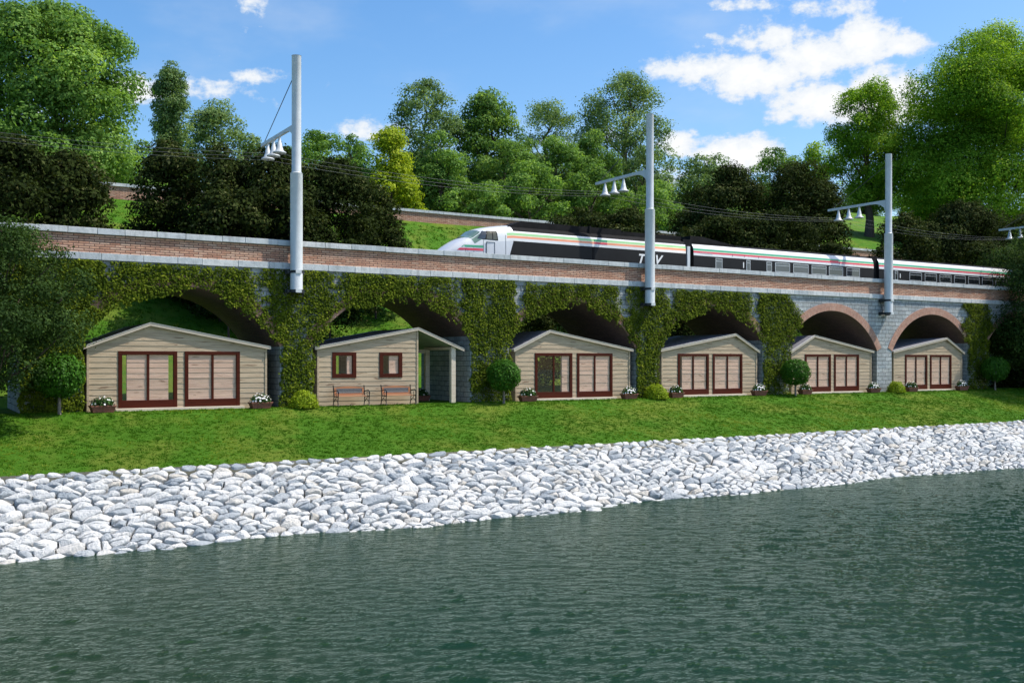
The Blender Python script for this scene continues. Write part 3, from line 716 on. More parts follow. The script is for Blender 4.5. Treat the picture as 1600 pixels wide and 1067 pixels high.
# ------------------------------------------------------------------ catenary poles and wires
def cyl(mb, x, y, z0, z1, r, n=20): mb.tube([(x, y, z0), (x, y, z1)], r, n)
ARM_Z, ARM_Y = 11.45, 3.9
POLE_X = [-.14, 18.28, 36.64, 54.95]
plabels = ['tallest pale grey catenary pole, above the ivy pier beside the first glazed cabin', 'pale grey catenary pole standing in front of the train lettering',
           'pale grey catenary pole between the two bare brick arches', 'far catenary pole whose arm tip shows against the dark bushes']
pole0 = None
def make_pole():
    t_ = thing('catenary_pole', plabels[0], 'pole', (0, -.42, 0), 0, 'catenary poles fixed to the viaduct')
    a = MB(); cyl(a, 0, 0, 4.68, 9.5, .25, 28); a.build('lower_sleeve', M['pole'], t_, None, .01)
    a = MB(); cyl(a, 0, 0, 9.45, 14.28, .19, 28); a.tube([(0, 0, 9.5), (0, 0, 9.56)], [.235, .195], 28); a.build('mast', M['pole'], t_, None, .01)
    # arm: tapering beam with a curved gusset plate below the root
    a = MB(); n = 14; R0 = 1.0
    top = []; bot = []
    for k in range(n + 1):
        y = .16 + (ARM_Y + .5) * (k / n) ** 1.3; top.append((y, ARM_Z + .10))
        bz = ARM_Z + .10 - .14
        if y < .16 + R0: dd = 1 - (y - .16) / R0; bz -= R0 * .62 * (1 - math.sqrt(max(0, 1 - dd * dd)))
        bot.append((y, bz))
    for s in (-1, 1):
        w = .06 * s
        a.add([(w, y, z) for y, z in top] + [(w, y, z) for y, z in bot], [(k, k + 1, n + 2 + k, n + 1 + k) if s > 0 else (n + 1 + k, n + 2 + k, k + 1, k) for k in range(n)])
    a.add([(-.06, y, z) for y, z in top] + [(.06, y, z) for y, z in top], [(k, k + 1, n + 2 + k, n + 1 + k) for k in range(n)])
    a.add([(-.06, y, z) for y, z in bot] + [(.06, y, z) for y, z in bot], [(n + 1 + k, n + 2 + k, k + 1, k) for k in range(n)])
    a.add([(-.06, top[-1][0], top[-1][1]), (.06, top[-1][0], top[-1][1]), (.06, bot[-1][0], bot[-1][1]), (-.06, bot[-1][0], bot[-1][1])], [(0, 1, 2, 3)])
    a.build('bracket_arm', M['pole'], t_)
    for yb in (2.15, 2.95, 3.75):
        a = MB(); z = ARM_Z - .03
        prof = [(.05, 0), (.07, -.1), (.11, -.28), (.13, -.30), (.16, -.46), (.185, -.49), (.22, -.60), (.36, -.67), (.37, -.70), (.30, -.72), (.06, -.72)]
        a.tube([(0, yb, z + q[1]) for q in prof], [q[0] * .78 for q in prof], 18)
        a.build('insulator_bell', M['pole'], t_)
    a = MB(); a.tube([(0, .1, 13.65), (0, ARM_Y + .35, ARM_Z + .1)], .018, 6); a.build('stay_wire', M['stay'], t_)
    for zc in (5.50, 4.72):
        a = MB(); a.box(-.36, .36, .05, .36, zc - .06, zc + .06); a.box(-.40, -.30, .20, .40, zc - .09, zc + .09); a.box(.30, .40, .20, .40, zc - .09, zc + .09)
        a.tube([(0, 0, zc - .055), (0, 0, zc + .055)], .262, 24); a.build('clamp', M['darkmetal'], t_)
        a = MB(); a.box(-.12, .12, -.285, -.20, zc - .07, zc + .07); a.build('clamp_plate', M['pole'], t_)
    a = MB(); a.tube([(-.3, .36, 5.4), (-.05, .3, 4.62), (-.12, .39, 4.1)], .012, 5); a.build('cable', M['darkmetal'], t_)
    return t_
def copy_tree(o, par=None):
    c = o.copy(); COL.objects.link(c)
    if par is not None: c.parent = par
    for ch in [q for q in bpy.data.objects if q.parent == o]: copy_tree(ch, c)
    return c
pole0 = make_pole()
for i, px_ in enumerate(POLE_X):
    p = pole0 if i == 0 else copy_tree(pole0)
    p.location.x = px_; p['label'] = plabels[i]
xsup = [-36.9, -18.5] + POLE_X + [73.3, 91.6]
for k, yb in enumerate((2.15, 2.95, 3.75)):
    a = MB(); pts = []
    for q in range(len(xsup) - 1):
        for s in range(12):
            u_ = s / 12; sag = .38 * 4 * u_ * (1 - u_)
            pts.append((xsup[q] + (xsup[q + 1] - xsup[q]) * u_, yb - .42, ARM_Z - .76 - sag))
    pts.append((xsup[-1], yb - .42, ARM_Z - .76)); a.tube(pts, .0055, 5)
    tag(a.build('overhead_wire', M['wire']), ['overhead wire hung from the bells nearest the poles', 'overhead wire hung from the middle bells of the arms', 'overhead wire hung from the bells nearest the arm tips'][k], 'wire', 'overhead wires along the viaduct')

# ------------------------------------------------------------------ cabins
PL = .205
def planks(x0, x1, zb, ztop, holes=(), y0=0.0):
    """lapped boards facing -Y; ztop(x) piecewise-linear gable with ridge; holes = (x0,x1,z0,z1)"""
    mb = MB(); zt = max(ztop(x0 + (x1 - x0) * k / 40) for k in range(41))
    lv = set([zb, zt]); z = zb
    while z < zt: lv.add(round(z, 4)); z += PL
    for h in holes: lv.add(h[2]); lv.add(h[3])
    lv = sorted(lv)
    def yoff(z, upper):
        f = ((z - zb) / PL) % 1.0
        if upper and f < 1e-3: f = 1.0
        return y0 - .015 * (1 - f) - .004
    for a_, b_ in zip(lv[:-1], lv[1:]):
        if b_ - a_ < 1e-4: continue
        xsg = [(x0, x1)]
        for h in holes:
            if a_ >= h[2] - 1e-5 and b_ <= h[3] + 1e-5:
                nx_ = []
                for p, q in xsg:
                    if h[0] > p: nx_.append((p, min(q, h[0])))
                    if h[1] < q: nx_.append((max(p, h[1]), q))
                xsg = [s for s in nx_ if s[1] - s[0] > 1e-4]
        for p, q in xsg:
            cut = [p, q] + [x for x in kinks if p < x < q]
            # slope intersections
            for lvz in (a_, b_):
                for x in cross(ztop, x0, x1, lvz):
                    if p < x < q: cut.append(x)
            cut = sorted(set(cut))
            for c0, c1 in zip(cut[:-1], cut[1:]):
                t0, t1 = min(b_, ztop(c0)), min(b_, ztop(c1))
                if t0 <= a_ + 1e-4 and t1 <= a_ + 1e-4: continue
                t0, t1 = max(t0, a_), max(t1, a_)
                ya = yoff(a_, False)
                mb.add([(c0, ya, a_), (c1, ya, a_), (c1, yoff(t1, True) if t1 > a_ else ya, t1), (c0, yoff(t0, True) if t0 > a_ else ya, t0)], [(0, 1, 2, 3)])
                mb.add([(c0, y0 + .002, a_), (c1, y0 + .002, a_), (c1, ya, a_), (c0, ya, a_)], [(0, 1, 2, 3)])
    return mb
kinks = []
def cross(f, x0, x1, z):
    out = []; n = 60; prev = f(x0) - z
    for k in range(1, n + 1):
        x = x0 + (x1 - x0) * k / n; cur = f(x) - z
        if prev * cur < 0:
            a_, b_ = x0 + (x1 - x0) * (k - 1) / n, x
            for _ in range(30):
                mm = (a_ + b_) / 2
                if (f(a_) - z) * (f(mm) - z) <= 0: b_ = mm
                else: a_ = mm
            out.append((a_ + b_) / 2)
        prev = cur
    return out
CW, EAVE, RIDGE, CD = 3.36, 2.42, 3.27, 4.5         # half-width, heights under the roof slab, depth
def cabin(label, X, ridge_x, kind='glazed', part=(), rear=(), group='wooden cabins under the viaduct arches'):
    global kinks
    t_ = thing('wooden_cabin', label, 'cabin', (X, .06, 0), 0, group)
    kinks = [ridge_x]
    def zt(x): return EAVE + (RIDGE - EAVE) * ((x + CW) / (ridge_x + CW) if x < ridge_x else (CW - x) / (CW - ridge_x))
    xr_ = CW if kind == 'glazed' else ridge_x
    if kind == 'glazed':
        doors = [(-2.28, -.15), (.15, 2.28)]; holes = [(d0, d1, .12, 2.25) for d0, d1 in doors]
    else: holes = [(-2.72, -1.66, 1.18, 2.24), (-.57, .49, 1.18, 2.24)]
    fw = planks(-CW, xr_, 0.0, zt, holes); 
    for h in holes:   # reveals
        fw.add([(h[0], 0, h[2]), (h[0], .14, h[2]), (h[0], .14, h[3]), (h[0], 0, h[3])], [(0, 1, 2, 3)]); fw.add([(h[1], 0, h[2]), (h[1], 0, h[3]), (h[1], .14, h[3]), (h[1], .14, h[2])], [(0, 1, 2, 3)])
        fw.add([(h[0], 0, h[3]), (h[0], .14, h[3]), (h[1], .14, h[3]), (h[1], 0, h[3])], [(0, 1, 2, 3)]); fw.add([(h[0], 0, h[2]), (h[1], 0, h[2]), (h[1], .14, h[2]), (h[0], .14, h[2])], [(0, 1, 2, 3)])
    fw.build('front_wall', M['wood'], t_)
    # side walls (outer and inner faces), rear wall with openings
    for xs_, s in ((-CW, -1), (xr_, 1)):
        w = MB(); z = 0.0; ztop_ = EAVE - .02 if abs(xs_) == CW else RIDGE - .02
        while z < ztop_:
            z2 = min(z + PL, ztop_)
            w.add([(xs_ + s * .026, .0, z), (xs_ + s * .026, CD, z), (xs_ + s * .004, CD, z2), (xs_ + s * .004, 0, z2)], [(0, 1, 2, 3) if s > 0 else (3, 2, 1, 0)])
            w.add([(xs_ + s * .026, .0, z), (xs_ + s * .026, CD, z), (xs_, CD, z), (xs_, 0, z)], [(3, 2, 1, 0) if s > 0 else (0, 1, 2, 3)]); z = z2
        w.box(min(xs_, xs_ - s * .09), max(xs_, xs_ - s * .09), .01, CD, -.3, ztop_)
        w.box(min(xs_ - s * .05, xs_ + s * .03), max(xs_ - s * .05, xs_ + s * .03), -.040, .012, -.25, zt(xs_) - .005)
        w.build('side_wall', M['wood'], t_)
    holes_r = [(a_, b_, .15 if kind == 'glazed' else 1.0, 2.2) for a_, b_ in rear]
    rw = MB(); cuts = sorted(set([-CW, xr_] + [q for h in holes_r for q in h[:2]] + ([ridge_x] if ridge_x < xr_ else [])))
    for c0, c1 in zip(cuts[:-1], cuts[1:]):
        hol = [h for h in holes_r if h[0] <= c0 + 1e-6 and h[1] >= c1 - 1e-6]
        segs = [(0, None)] if not hol else [(0, hol[0][2]), (hol[0][3], None)]
        for za, zb_ in segs:
            z0_, z1_ = (zb_ if zb_ else zt(c0)), (zb_ if zb_ else zt(c1))
            rw.add([(c0, CD, za), (c1, CD, za), (c1, CD, z1_), (c0, CD, z0_), (c0, CD - .1, za), (c1, CD - .1, za), (c1, CD - .1, z1_), (c0, CD - .1, z0_)],
                   [(3, 2, 1, 0), (4, 5, 6, 7), (0, 3, 7, 4), (1, 5, 6, 2), (0, 4, 5, 1), (3, 7, 6, 2)])
    rw.build('rear_wall', M['pinkwood'], t_)
    for h in holes_r:
        f_ = MB()
        for x0_, x1_, z0_, z1_ in ((h[0], h[0] + .08, h[2], h[3]), (h[1] - .08, h[1], h[2], h[3]), (h[0] + .08, h[1] - .08, h[2], h[2] + .08), (h[0] + .08, h[1] - .08, h[3] - .08, h[3]), ((h[0] + h[1]) / 2 - .035, (h[0] + h[1]) / 2 + .035, h[2] + .08, h[3] - .08)):
            f_.box(x0_, x1_, CD - .13, CD - .05, z0_, z1_)
        f_.build('rear_window_frame', M['darkmetal'], t_)
    fl = MB(); fl.box(-CW + .1, xr_ - .1, .15, CD - .1, -.2, .10); fl.build('floor', M['trimwood'], t_)
    for k, (a_, b_, yp) in enumerate(part):
        zz0, zz1 = (.40, 2.12) if kind == 'glazed' else (1.34, 2.11); pm = planks(a_, b_, zz0, lambda x: zz1, (), yp); pm.box(a_, b_, yp + .004, yp + .10, zz0, zz1); pm.build('inner_screen', M['pinkwood'], t_)
    # doors / windows
    for k, h in enumerate(holes):
        x0_, x1_, z0_, z1_ = h; yf = -.045
        wd = .13 if kind == 'glazed' else .16; rb = .28 if kind == 'glazed' else .16
        f_ = MB()
        f_.box(x0_ - .01, x0_ + wd, yf, .09, z0_ - .01, z1_ + .01); f_.box(x1_ - wd, x1_ + .01, yf, .09, z0_ - .01, z1_ + .01)
        f_.box(x0_ + wd, x1_ - wd, yf + .004, .088, z1_ - .13, z1_ + .008); f_.box(x0_ + wd, x1_ - wd, yf + .004, .088, z0_ - .008, z0_ + rb)
        if kind == 'glazed': f_.box((x0_ + x1_) / 2 - .045, (x0_ + x1_) / 2 + .045, yf + .02, .030, z0_ + rb, z1_ - .13)
        if kind == 'glazed':
            fr_ = f_.build('glazed_door', M['mahog'], t_, None, .006); gn = 'door_glass'
        else: fr_ = f_.build('window', M['mahog'], t_, None, .006); gn = 'window_glass'
        g_ = MB(); g_.add([(x0_ + wd - .01, .004, z0_ + rb - .01), (x1_ - wd + .01, .004, z0_ + rb - .01), (x1_ - wd + .01, .004, z1_ - .12), (x0_ + wd - .01, .004, z1_ - .12)], [(0, 1, 2, 3)])
        g_.build(gn, M['glass'], fr_)
    if kind == 'glazed':
        s_m = MB(); s_m.box(-2.42, 2.42, -.24, -.036, -.25, .105); s_m.build('door_sill', M['trimwood'], t_, None, .008)
    # roof: two slabs with fascia
    oh, os_ = .12, .16
    rf = MB(); th = .062
    def slab(mb, xa, za, xb, zb2, y0_, y1_, lo, hi, mi):
        v_ = [(xa, y0_, za + lo), (xb, y0_, zb2 + lo), (xb, y1_, zb2 + lo), (xa, y1_, za + lo), (xa, y0_, za + hi), (xb, y0_, zb2 + hi), (xb, y1_, zb2 + hi), (xa, y1_, za + hi)]
        mb.add(v_, [(0, 3, 2, 1), (4, 5, 6, 7), (0, 1, 5, 4), (1, 2, 6, 5), (2, 3, 7, 6), (3, 0, 4, 7)], mi)
    sl1 = (RIDGE - EAVE) / (ridge_x + CW); sl2 = (RIDGE - EAVE) / (CW - ridge_x)
    eL = (-CW - os_, EAVE - sl1 * os_); eR = (CW + os_, EAVE - sl2 * os_); rp = (ridge_x, RIDGE)
    slab(rf, eL[0], eL[1], rp[0], rp[1], -oh, CD + .2, .03, th, 0); slab(rf, rp[0], rp[1], eR[0], eR[1], -oh, CD + .2, .03, th, 0)
    ro = rf.build('roof', M['slate'], t_)
    so_ = MB(); slab(so_, eL[0] + .02, eL[1], rp[0], rp[1], -oh + .03, CD + .17, -.005, .028, 0); slab(so_, rp[0], rp[1], eR[0] - .02, eR[1], -oh + .03, CD + .17, -.005, .028, 0)
    so_.build('soffit', M['trimwood'] if kind == 'glazed' else M['soffit'], ro)
    for side, (p, q) in enumerate(((eL, rp), (rp, eR))):
        fa = MB(); slab(fa, p[0], p[1], q[0], q[1], -oh - .03, -oh + .028, -.045, th + .006, 0); fa.build('fascia', M['fascia'], ro)
        fa = MB(); slab(fa, p[0], p[1], q[0], q[1], -oh - .045, -oh + .05, th + .008, th + .020, 0); fa.build('edge_trim', M['trim_highlight'], ro)
    if kind != 'glazed':
        for yy in (.02, 2.62):
            pm = MB(); pm.box(CW - .42, CW - .20, yy - .02, yy + .18, -.3, zt(CW - .31) - .02); pm.build('post', M['trimwood'], t_, None, .008)
        bm_ = MB(); bm_.box(CW - .40, CW - .22, .16, 2.62, zt(CW - .31) - .16, zt(CW - .31) - .03); bm_.build('beam', M['trimwood'], t_)
        bm_ = MB(); bm_.box(ridge_x + .05, CW - .42, 2.66, 2.74, 2.25, 2.42); bm_.build('rear_beam', M['trimwood'], t_)
    return t_
M['fascia'] = wood_mat('fascia_wood', (.52, .45, .36), (.42, .35, .27), 5.0, .6, False)
M['trim_highlight'] = plain_mat('pale_edge_highlight', (.60, .59, .56), .4, 0, .04, 4)  # metal roof edge, its bright highlight put into the pale colour
M['soffit'] = plain_mat('green_grey_soffit', (.30, .36, .30), .8, 0, .1, 3)
CAB = [(-4.61, -1.15, 'glazed'), (4.30, 1.24, 'benches'), (13.98, -1.48, 'glazed'), (22.80, 1.72, 'glazed'), (32.25, -1.60, 'glazed'), (41.07, 1.70, 'glazed')]
clab = ['timber cabin with two glazed doors under the largest ivy-hung arch, beside the dark tree', 'timber cabin with two small square windows, an open side porch and two benches',
        'timber cabin with two glazed doors below the train nose, right of the round clipped tree', 'timber cabin with two glazed doors under the last ivy-hung arch',
        'timber cabin under the first bare brick arch, one door half behind a clipped tree', 'farthest timber cabin with glazed doors, right of the bare stone pier']
parts = [[(-1.98, -.46, .035), (.29, 2.14, .035)], [(-2.05, -1.83, .035), (-.1, .33, .035)], [(-.72, -.29, .035), (.29, 2.14, .035)], [(-1.96, -.29, .035), (.29, 2.14, .035)], [(-2.14, -.29, .035), (.29, 2.14, .035)], [(-2.14, -.29, .035), (.29, 2.14, .035)]]
rears = [[(-2.6, 1.0)], [(-2.6, -.6), (.1, 1.1)], [(-1.2, 2.4)], [(-2.0, .5)], [], []]
for k, (X, rx, kd) in enumerate(CAB): cabin(clab[k], X, rx, kd, parts[k], rears[k])

# ------------------------------------------------------------------ benches
def bench():
    t_ = thing('park_bench', '', 'bench', (0, 0, 0), 0, 'benches in front of the two-window cabin')
    w = .66
    s_ = MB()
    for k in range(5): s_.box(-w, w, -.26 + k * .095, -.26 + k * .095 + .075, .40 + .004 * abs(k - 2), .425 + .004 * abs(k - 2))
    s_.build('seat', M['benchwood'], t_, None, .005)
    b_ = MB(); n = 14                                 # backrest frame with arched top rail
    def by(z): return .20 + (z - .45) * .22
    for k in range(n):
        x0, x1 = -w + 2 * w * k / n, -w + 2 * w * (k + 1) / n
        za, zb_ = .76 + .055 * math.cos(x0 / w * 1.5), .76 + .055 * math.cos(x1 / w * 1.5)
        v_ = []
        for yy in (-.018, .018):
            v_ += [(x0, by(za) + yy, za - .085), (x1, by(zb_) + yy, zb_ - .085), (x1, by(zb_) + yy, zb_), (x0, by(za) + yy, za)]
        b_.add(v_, [(0, 1, 2, 3), (7, 6, 5, 4), (3, 2, 6, 7), (0, 4, 5, 1)])
    b_.box(-w, w, by(.5) - .018, by(.5) + .018, .45, .53)
    for s in (-1, 1): b_.box(min(s * w, s * (w - .09)), max(s * w, s * (w - .09)), by(.63) - .018, by(.63) + .018, .53, .70)
    br_ = b_.build('backrest', M['benchwood'], t_)
    l_ = MB()
    for k in range(26):
        x = -w + .09 + (2 * w - .18) * k / 25
        for dxx in (-.12, .12):
            xe = min(max(x + dxx, -w + .07), w - .07)
            l_.tube([(x, by(.53), .53), (xe, by(.72), .73)], .009, 4)
    l_.box(-w + .09, w - .09, by(.6) + .008, by(.6) + .012, .53, .725)
    l_.build('lattice_panel', M['lattice'], br_)
    for s in (-1, 1):
        a = MB(); x = s * (w + .03)
        a.tube([(x, -.28, .0), (x, -.24, .2), (x, -.27, .40), (x, -.29, .60), (x, -.18, .66), (x, .05, .64), (x, .24, .60)], .021, 7)
        a.tube([(x, .30, .0), (x, .22, .2), (x, .20, .42), (x, .26, .70), (x, .30, .86)], .021, 7)
        a.tube([(x, -.27, .40), (x, .20, .40)], .022, 7); a.tube([(x, -.24, .18), (x, .0, .30), (x, .22, .18)], .016, 6)
        a.tube([(x, -.12, .40), (x, -.02, .52), (x, -.12, .60)], .014, 6); a.tube([(x, .02, .31), (x, -.08, .36), (x, .0, .40)], .014, 6)
        a.tube([(x, -.29, .60), (x, -.34, .56), (x, -.31, .52)], .016, 6)
        a.build('iron_side', M['iron'], t_)
    return t_
b0 = bench(); b1 = copy_tree(b0)
b0.location = (2.20, -.52, 0); b0['label'] = 'orange wood and iron bench nearer the lemon bush, under the first small window'
b1.location = (4.36, -.52, 0); b1['label'] = 'orange wood and iron bench nearer the open porch'

# ------------------------------------------------------------------ planters, topiary, shrubs
def leaf_obj(name, cent, norm, size, tint, mat, parent, aspect=.6, droop=None):
    v, f, tt = leaves(cent, norm, size, tint, aspect, droop); return new_obj(name, np_mesh(name, v, f, mat, tt), parent)
def shell(n, r, low=-.3, depth=.3):
    d = unit(rng.normal(size=(n * 2, 3))); d = d[d[:, 2] > low][:n]; k = rng.uniform(1 - depth, 1.03, len(d))[:, None]
    return d, d * k * np.array(r)
def planter():
    t_ = thing('flower_planter', '', 'planter', (0, 0, 0), 0, 'terracotta planters of white flowers along the cabins')
    a = MB(); x0, x1, y0, y1 = .36, .43, .14, .19
    v_ = []
    for w, d, z in ((x0, y0, 0), (x1, y1, .22), (x1 + .02, y1 + .02, .22), (x1 + .02, y1 + .02, .27), (x1 - .03, y1 - .03, .27), (x1 - .04, y1 - .04, .20)):
        v_ += [(-w, -d, z), (w, -d, z), (w, d, z), (-w, d, z)]
    fs = [(3, 2, 1, 0)]
    for l in range(5):
        for k in range(4): fs.append((l * 4 + k, l * 4 + (k + 1) % 4, l * 4 + 4 + (k + 1) % 4, l * 4 + 4 + k))
    a.add(v_, fs); a.build('trough', M['terra'], t_, None, .008)
    a = MB(); a.box(-.37, .37, -.13, .13, .12, .215); a.build('soil', M['soil'], t_)
    d, p = shell(420, (.44, .28, .34), -.1, .55); p[:, 2] += .27
    leaf_obj('foliage', p, d + rng.normal(0, .5, d.shape), rng.uniform(.07, .14, len(p)), np.clip(rng.normal(.45, .25, len(p)), 0, 1), M['lf_fl'], t_)
    d, p = shell(40, (.46, .30, .38), .0, .12); p[:, 2] += .28
    vs, fs_, k0 = [], [], 0
    for c_, n_ in zip(p, unit(d + np.array([[0, 0, .3]]))):
        n_ = Vector(n_); a_ = n_.orthogonal().normalized(); b_ = n_.cross(a_); r = rng.uniform(.026, .045)
        for q in range(5):
            an = q * 1.2566; dr = a_ * math.cos(an) + b_ * math.sin(an); sd = n_.cross(dr)
            C = Vector(c_); vs += [C, C + dr * r * .7 + sd * r * .42 + n_ * .012, C + dr * r * 1.15 + n_ * .005, C + dr * r * .7 - sd * r * .42 + n_ * .012]; fs_.append((k0, k0 + 1, k0 + 2, k0 + 3)); k0 += 4
    new_obj('white_flowers', np_mesh('white_flowers', [tuple(q) for q in vs], fs_, M['petal']), t_)
    return t_
pl0 = planter()
PLN = [((160, 640), 'planter at the left corner of the first cabin, beside the ivy pier'), ((407, 633), 'planter at the right corner of the first cabin'), ((825, 625), 'planter beside the round clipped tree at the third cabin'),
       ((983, 620), 'planter at the right corner of the third cabin, left of the lemon bush'), ((1056, 618), 'planter right of the lemon bush, at the fourth cabin'), ((1186, 614), 'planter at the right corner of the fourth cabin'),
       ((1258, 612), 'planter half behind the clipped tree of the fifth cabin'), ((1365, 609), 'planter left of the bare stone pier'), ((1424, 608), 'planter half behind the farthest lemon bush'), ((1503, 606), 'shaded planter at the far corner of the last cabin')]
for k, (p, lb) in enumerate(PLN):
    q = pl0 if k == 0 else copy_tree(pl0); x, y, z = atY(p[0], p[1], -.62)
    q.location = (x, -.62, 0); q.rotation_euler.z = rng.uniform(-.12, .12) + (math.pi if k % 2 else 0); q['label'] = 'terracotta ' + lb; q.scale = (1, 1, rng.uniform(.92, 1.05))
for k, (x, y) in enumerate(((6.35, 2.9), (6.95, 2.6))):
    q = copy_tree(pl0); q.location = (x, y, 0); q['label'] = ['terracotta planter in the porch shade by the cabin wall', 'terracotta planter in the porch shade by the rear post'][k]

def topiary():
    t_ = thing('clipped_tree', '', 'tree', (0, 0, 0), 0, 'round clipped trees in front of the piers')
    a = MB(); a.tube([(0, 0, -.1), (.015, 0, .4), (-.01, 0, .9), (0, 0, 1.5)], [.062, .05, .045, .05], 8); a.build('trunk', M['palebark'], t_)
    d, p = shell(5200, (.77, .77, .70), -1, .22); k = 1 + .06 * np.sin(p[:, 0] * 9 + p[:, 2] * 7) * np.sin(p[:, 1] * 8); p = p * k[:, None]
    p[:, 2] = np.where(p[:, 2] < -.35, -.35 + (p[:, 2] + .35) * .9 - .10 * rng.random(len(p)), p[:, 2]); p[:, 2] += 1.28
    leaf_obj('crown', p, d + rng.normal(0, .4, d.shape) + np.array([[0, 0, .3]]), rng.uniform(.07, .13, len(p)), np.clip(rng.normal(.5, .25, len(p)), 0, 1), M['lf_top'], t_, .55, .9)
    return t_
tp0 = topiary()
for k, (p, y, lb, s) in enumerate((((787, 600), -1.0, 'round clipped tree between the bench cabin and the third cabin', 1.0), ((1243, 600), -1.0, 'round clipped tree in front of the fifth cabin', 1.02), ((1555, 590), -1.0, 'shaded round clipped tree near the far right tree', 1.1), ((93, 600), -.9, 'clipped tree under the dark tree beside the first cabin', 1.1))):
    q = tp0 if k == 0 else copy_tree(tp0); x, _, _ = atY(p[0], p[1], y); q.location = (x, y, float(hz(x, y))); q['label'] = lb; q.rotation_euler.z = k * 1.3; q.scale = (s, s, s)
def lemon():
    t_ = thing('lemon_bush', '', 'bush', (0, 0, 0), 0, 'lemon green bushes at the pier feet')
    a = MB()
    for k in range(7): an = k * .9; a.tube([(0, 0, -.05), (math.cos(an) * .2, math.sin(an) * .2, .3)], [.02, .01], 5)
    a.build('stems', M['bark'], t_)
    d, p = shell(3000, (.64, .58, .72), 0, .35); kk = 1 + .07 * np.sin(p[:, 0] * 11) * np.sin(p[:, 2] * 9 + p[:, 1] * 6); p = p * kk[:, None]
    leaf_obj('foliage', p, d + rng.normal(0, .45, d.shape), rng.uniform(.06, .11, len(p)), np.clip(rng.normal(.5, .25, len(p)), 0, 1), M['lf_lemon'], t_, .6)
    return t_
lm0 = lemon()
for k, (p, lb, s) in enumerate((((474, 638), 'lemon green bush at the foot of the ivy pier beside the benches', .98), ((1025, 624), 'lemon green bush between the third and fourth cabins', 1.0), ((1400, 613), 'lemon green bush at the foot of the bare stone pier', .92))):
    q = lm0 if k == 0 else copy_tree(lm0); x, _, _ = atY(p[0], p[1], -.75); q.location = (x, -.75, 0); q['label'] = lb; q.rotation_euler.z = k * 2.1; q.scale = (s, s, s)

# ------------------------------------------------------------------ train
TY = 2.4; ZB = 5.46
train = thing('train', 'white and black express train with green and red stripes on the viaduct', 'train', (0, 0, 0))
PROF = [(1.22, 5.46), (1.30, 5.75), (1.30, 7.06), (1.30, 7.18), (1.30, 7.21), (1.30, 7.30), (1.30, 7.63), (1.292, 7.77), (1.287, 7.875), (1.284, 7.905), (1.262, 8.02), (1.235, 8.11), (1.14, 8.26), (.95, 8.36), (.6, 8.44), (.3, 8.47), (0, 8.48)]
def loft(stations, matf, name, parent, mats):
    """stations: (x, halfwidth factor, top z); matf(k, x) gives the material of band k"""
    mb = MB(); full = [(w, z) for w, z in PROF] ; rows = []
    for x, s, zt_ in stations:
        pts = [(w * s, ZB + (z - ZB) * (zt_ - ZB) / (PROF[-1][1] - ZB)) for w, z in full]
        ringp = [(x, TY - w, z) for w, z in pts] + [(x, TY + w, z) for w, z in reversed(pts[:-1])]
        rows.append(ringp)
    n = len(rows[0]); base = []
    for r_ in rows:
        base.append(len(mb.v)); mb.v += r_; mb.t += [.5] * n
    half = len(full) - 1
    for i in range(len(rows) - 1):
        for k in range(n - 1):
            kb = k if k < half else n - 2 - k
            mb.f.append((base[i] + k, base[i + 1] + k, base[i + 1] + k + 1, base[i] + k + 1)); mb.m.append(matf(kb, (stations[i][0] + stations[i + 1][0]) / 2))
            mb.sm.add(len(mb.f) - 1)
    for e, rev in ((0, False), (-1, True)):
        f_ = [base[e] + k for k in range(n)]; mb.f.append(tuple(reversed(f_)) if rev else tuple(f_)); mb.m.append(matf(0, stations[e][0]))
    return mb.build(name, mats, parent, None, 0, False)
TM = [M['twhite'], M['tblack'], M['tgreen'], M['tred'], M['tlgreen'], M['tsalmon'], M['tcream'], M['troof'], M['tgrey'], M['tglass'], M['tshield']]
# bands: 0-5 below 7.63 side; 6 white; 7 red; 8 cream; 9 green; 10 white; 11.. roof
def mat_power(k, x):
    if x < 8.05: return 0
    if x < 10.7:
        return 8 if k < 6 else 0
    if k <= 5: return 8 if x < 11.15 else 1
    if x < 11.0 and k > 10: return 0
    return {6: 0, 7: 5, 8: 6, 9: 4, 10: 0}.get(k, 7)
st = [(7.25, .30, 6.55), (7.5, .50, 6.80), (7.82, .66, 7.08), (8.05, .76, 7.26), (8.3, .82, 7.44), (8.55, .88, 7.59), (8.81, .92, 7.73), (9.06, .945, 7.83), (9.25, .96, 7.98), (9.44, .975, 8.13), (9.65, .985, 8.22), (9.87, .99, 8.28), (10.4, 1, 8.38), (10.8, 1, 8.44), (11.14, 1, 8.48), (11.16, 1, 8.48), (13.4, 1, 8.48), (16, 1, 8.48), (19, 1, 8.48), (22.0, 1, 8.48)]
pc = loft(st, mat_power, 'power_car', train, TM)
rf = MB()                                            # raised equipment fairing on the roof
def fairing(x0, x1, ramp0, ramp1, zt_, w=.98):
    mb = MB(); pts = [(x0, 8.30), (x0 + ramp0, zt_), (x1 - ramp1, zt_), (x1, 8.30)]
    for s in (-1, 1):
        mb.add([(x, TY + s * w, z) for x, z in pts], [(0, 1, 2, 3) if s < 0 else (3, 2, 1, 0)])
    for k in range(3):
        (a0, z0), (a1, z1) = pts[k], pts[k + 1]; mb.add([(a0, TY - w, z0), (a1, TY - w, z1), (a1, TY + w, z1), (a0, TY + w, z0)], [(0, 1, 2, 3)])
    return mb
fairing(10.9, 18.0, .9, .12, 8.66).build('roof_fairing', M['troof'], pc, None, .03)
fairing(17.9, 22.0, .1, .05, 8.58, .96).build('roof_fairing', M['troof'], pc, None, .03)
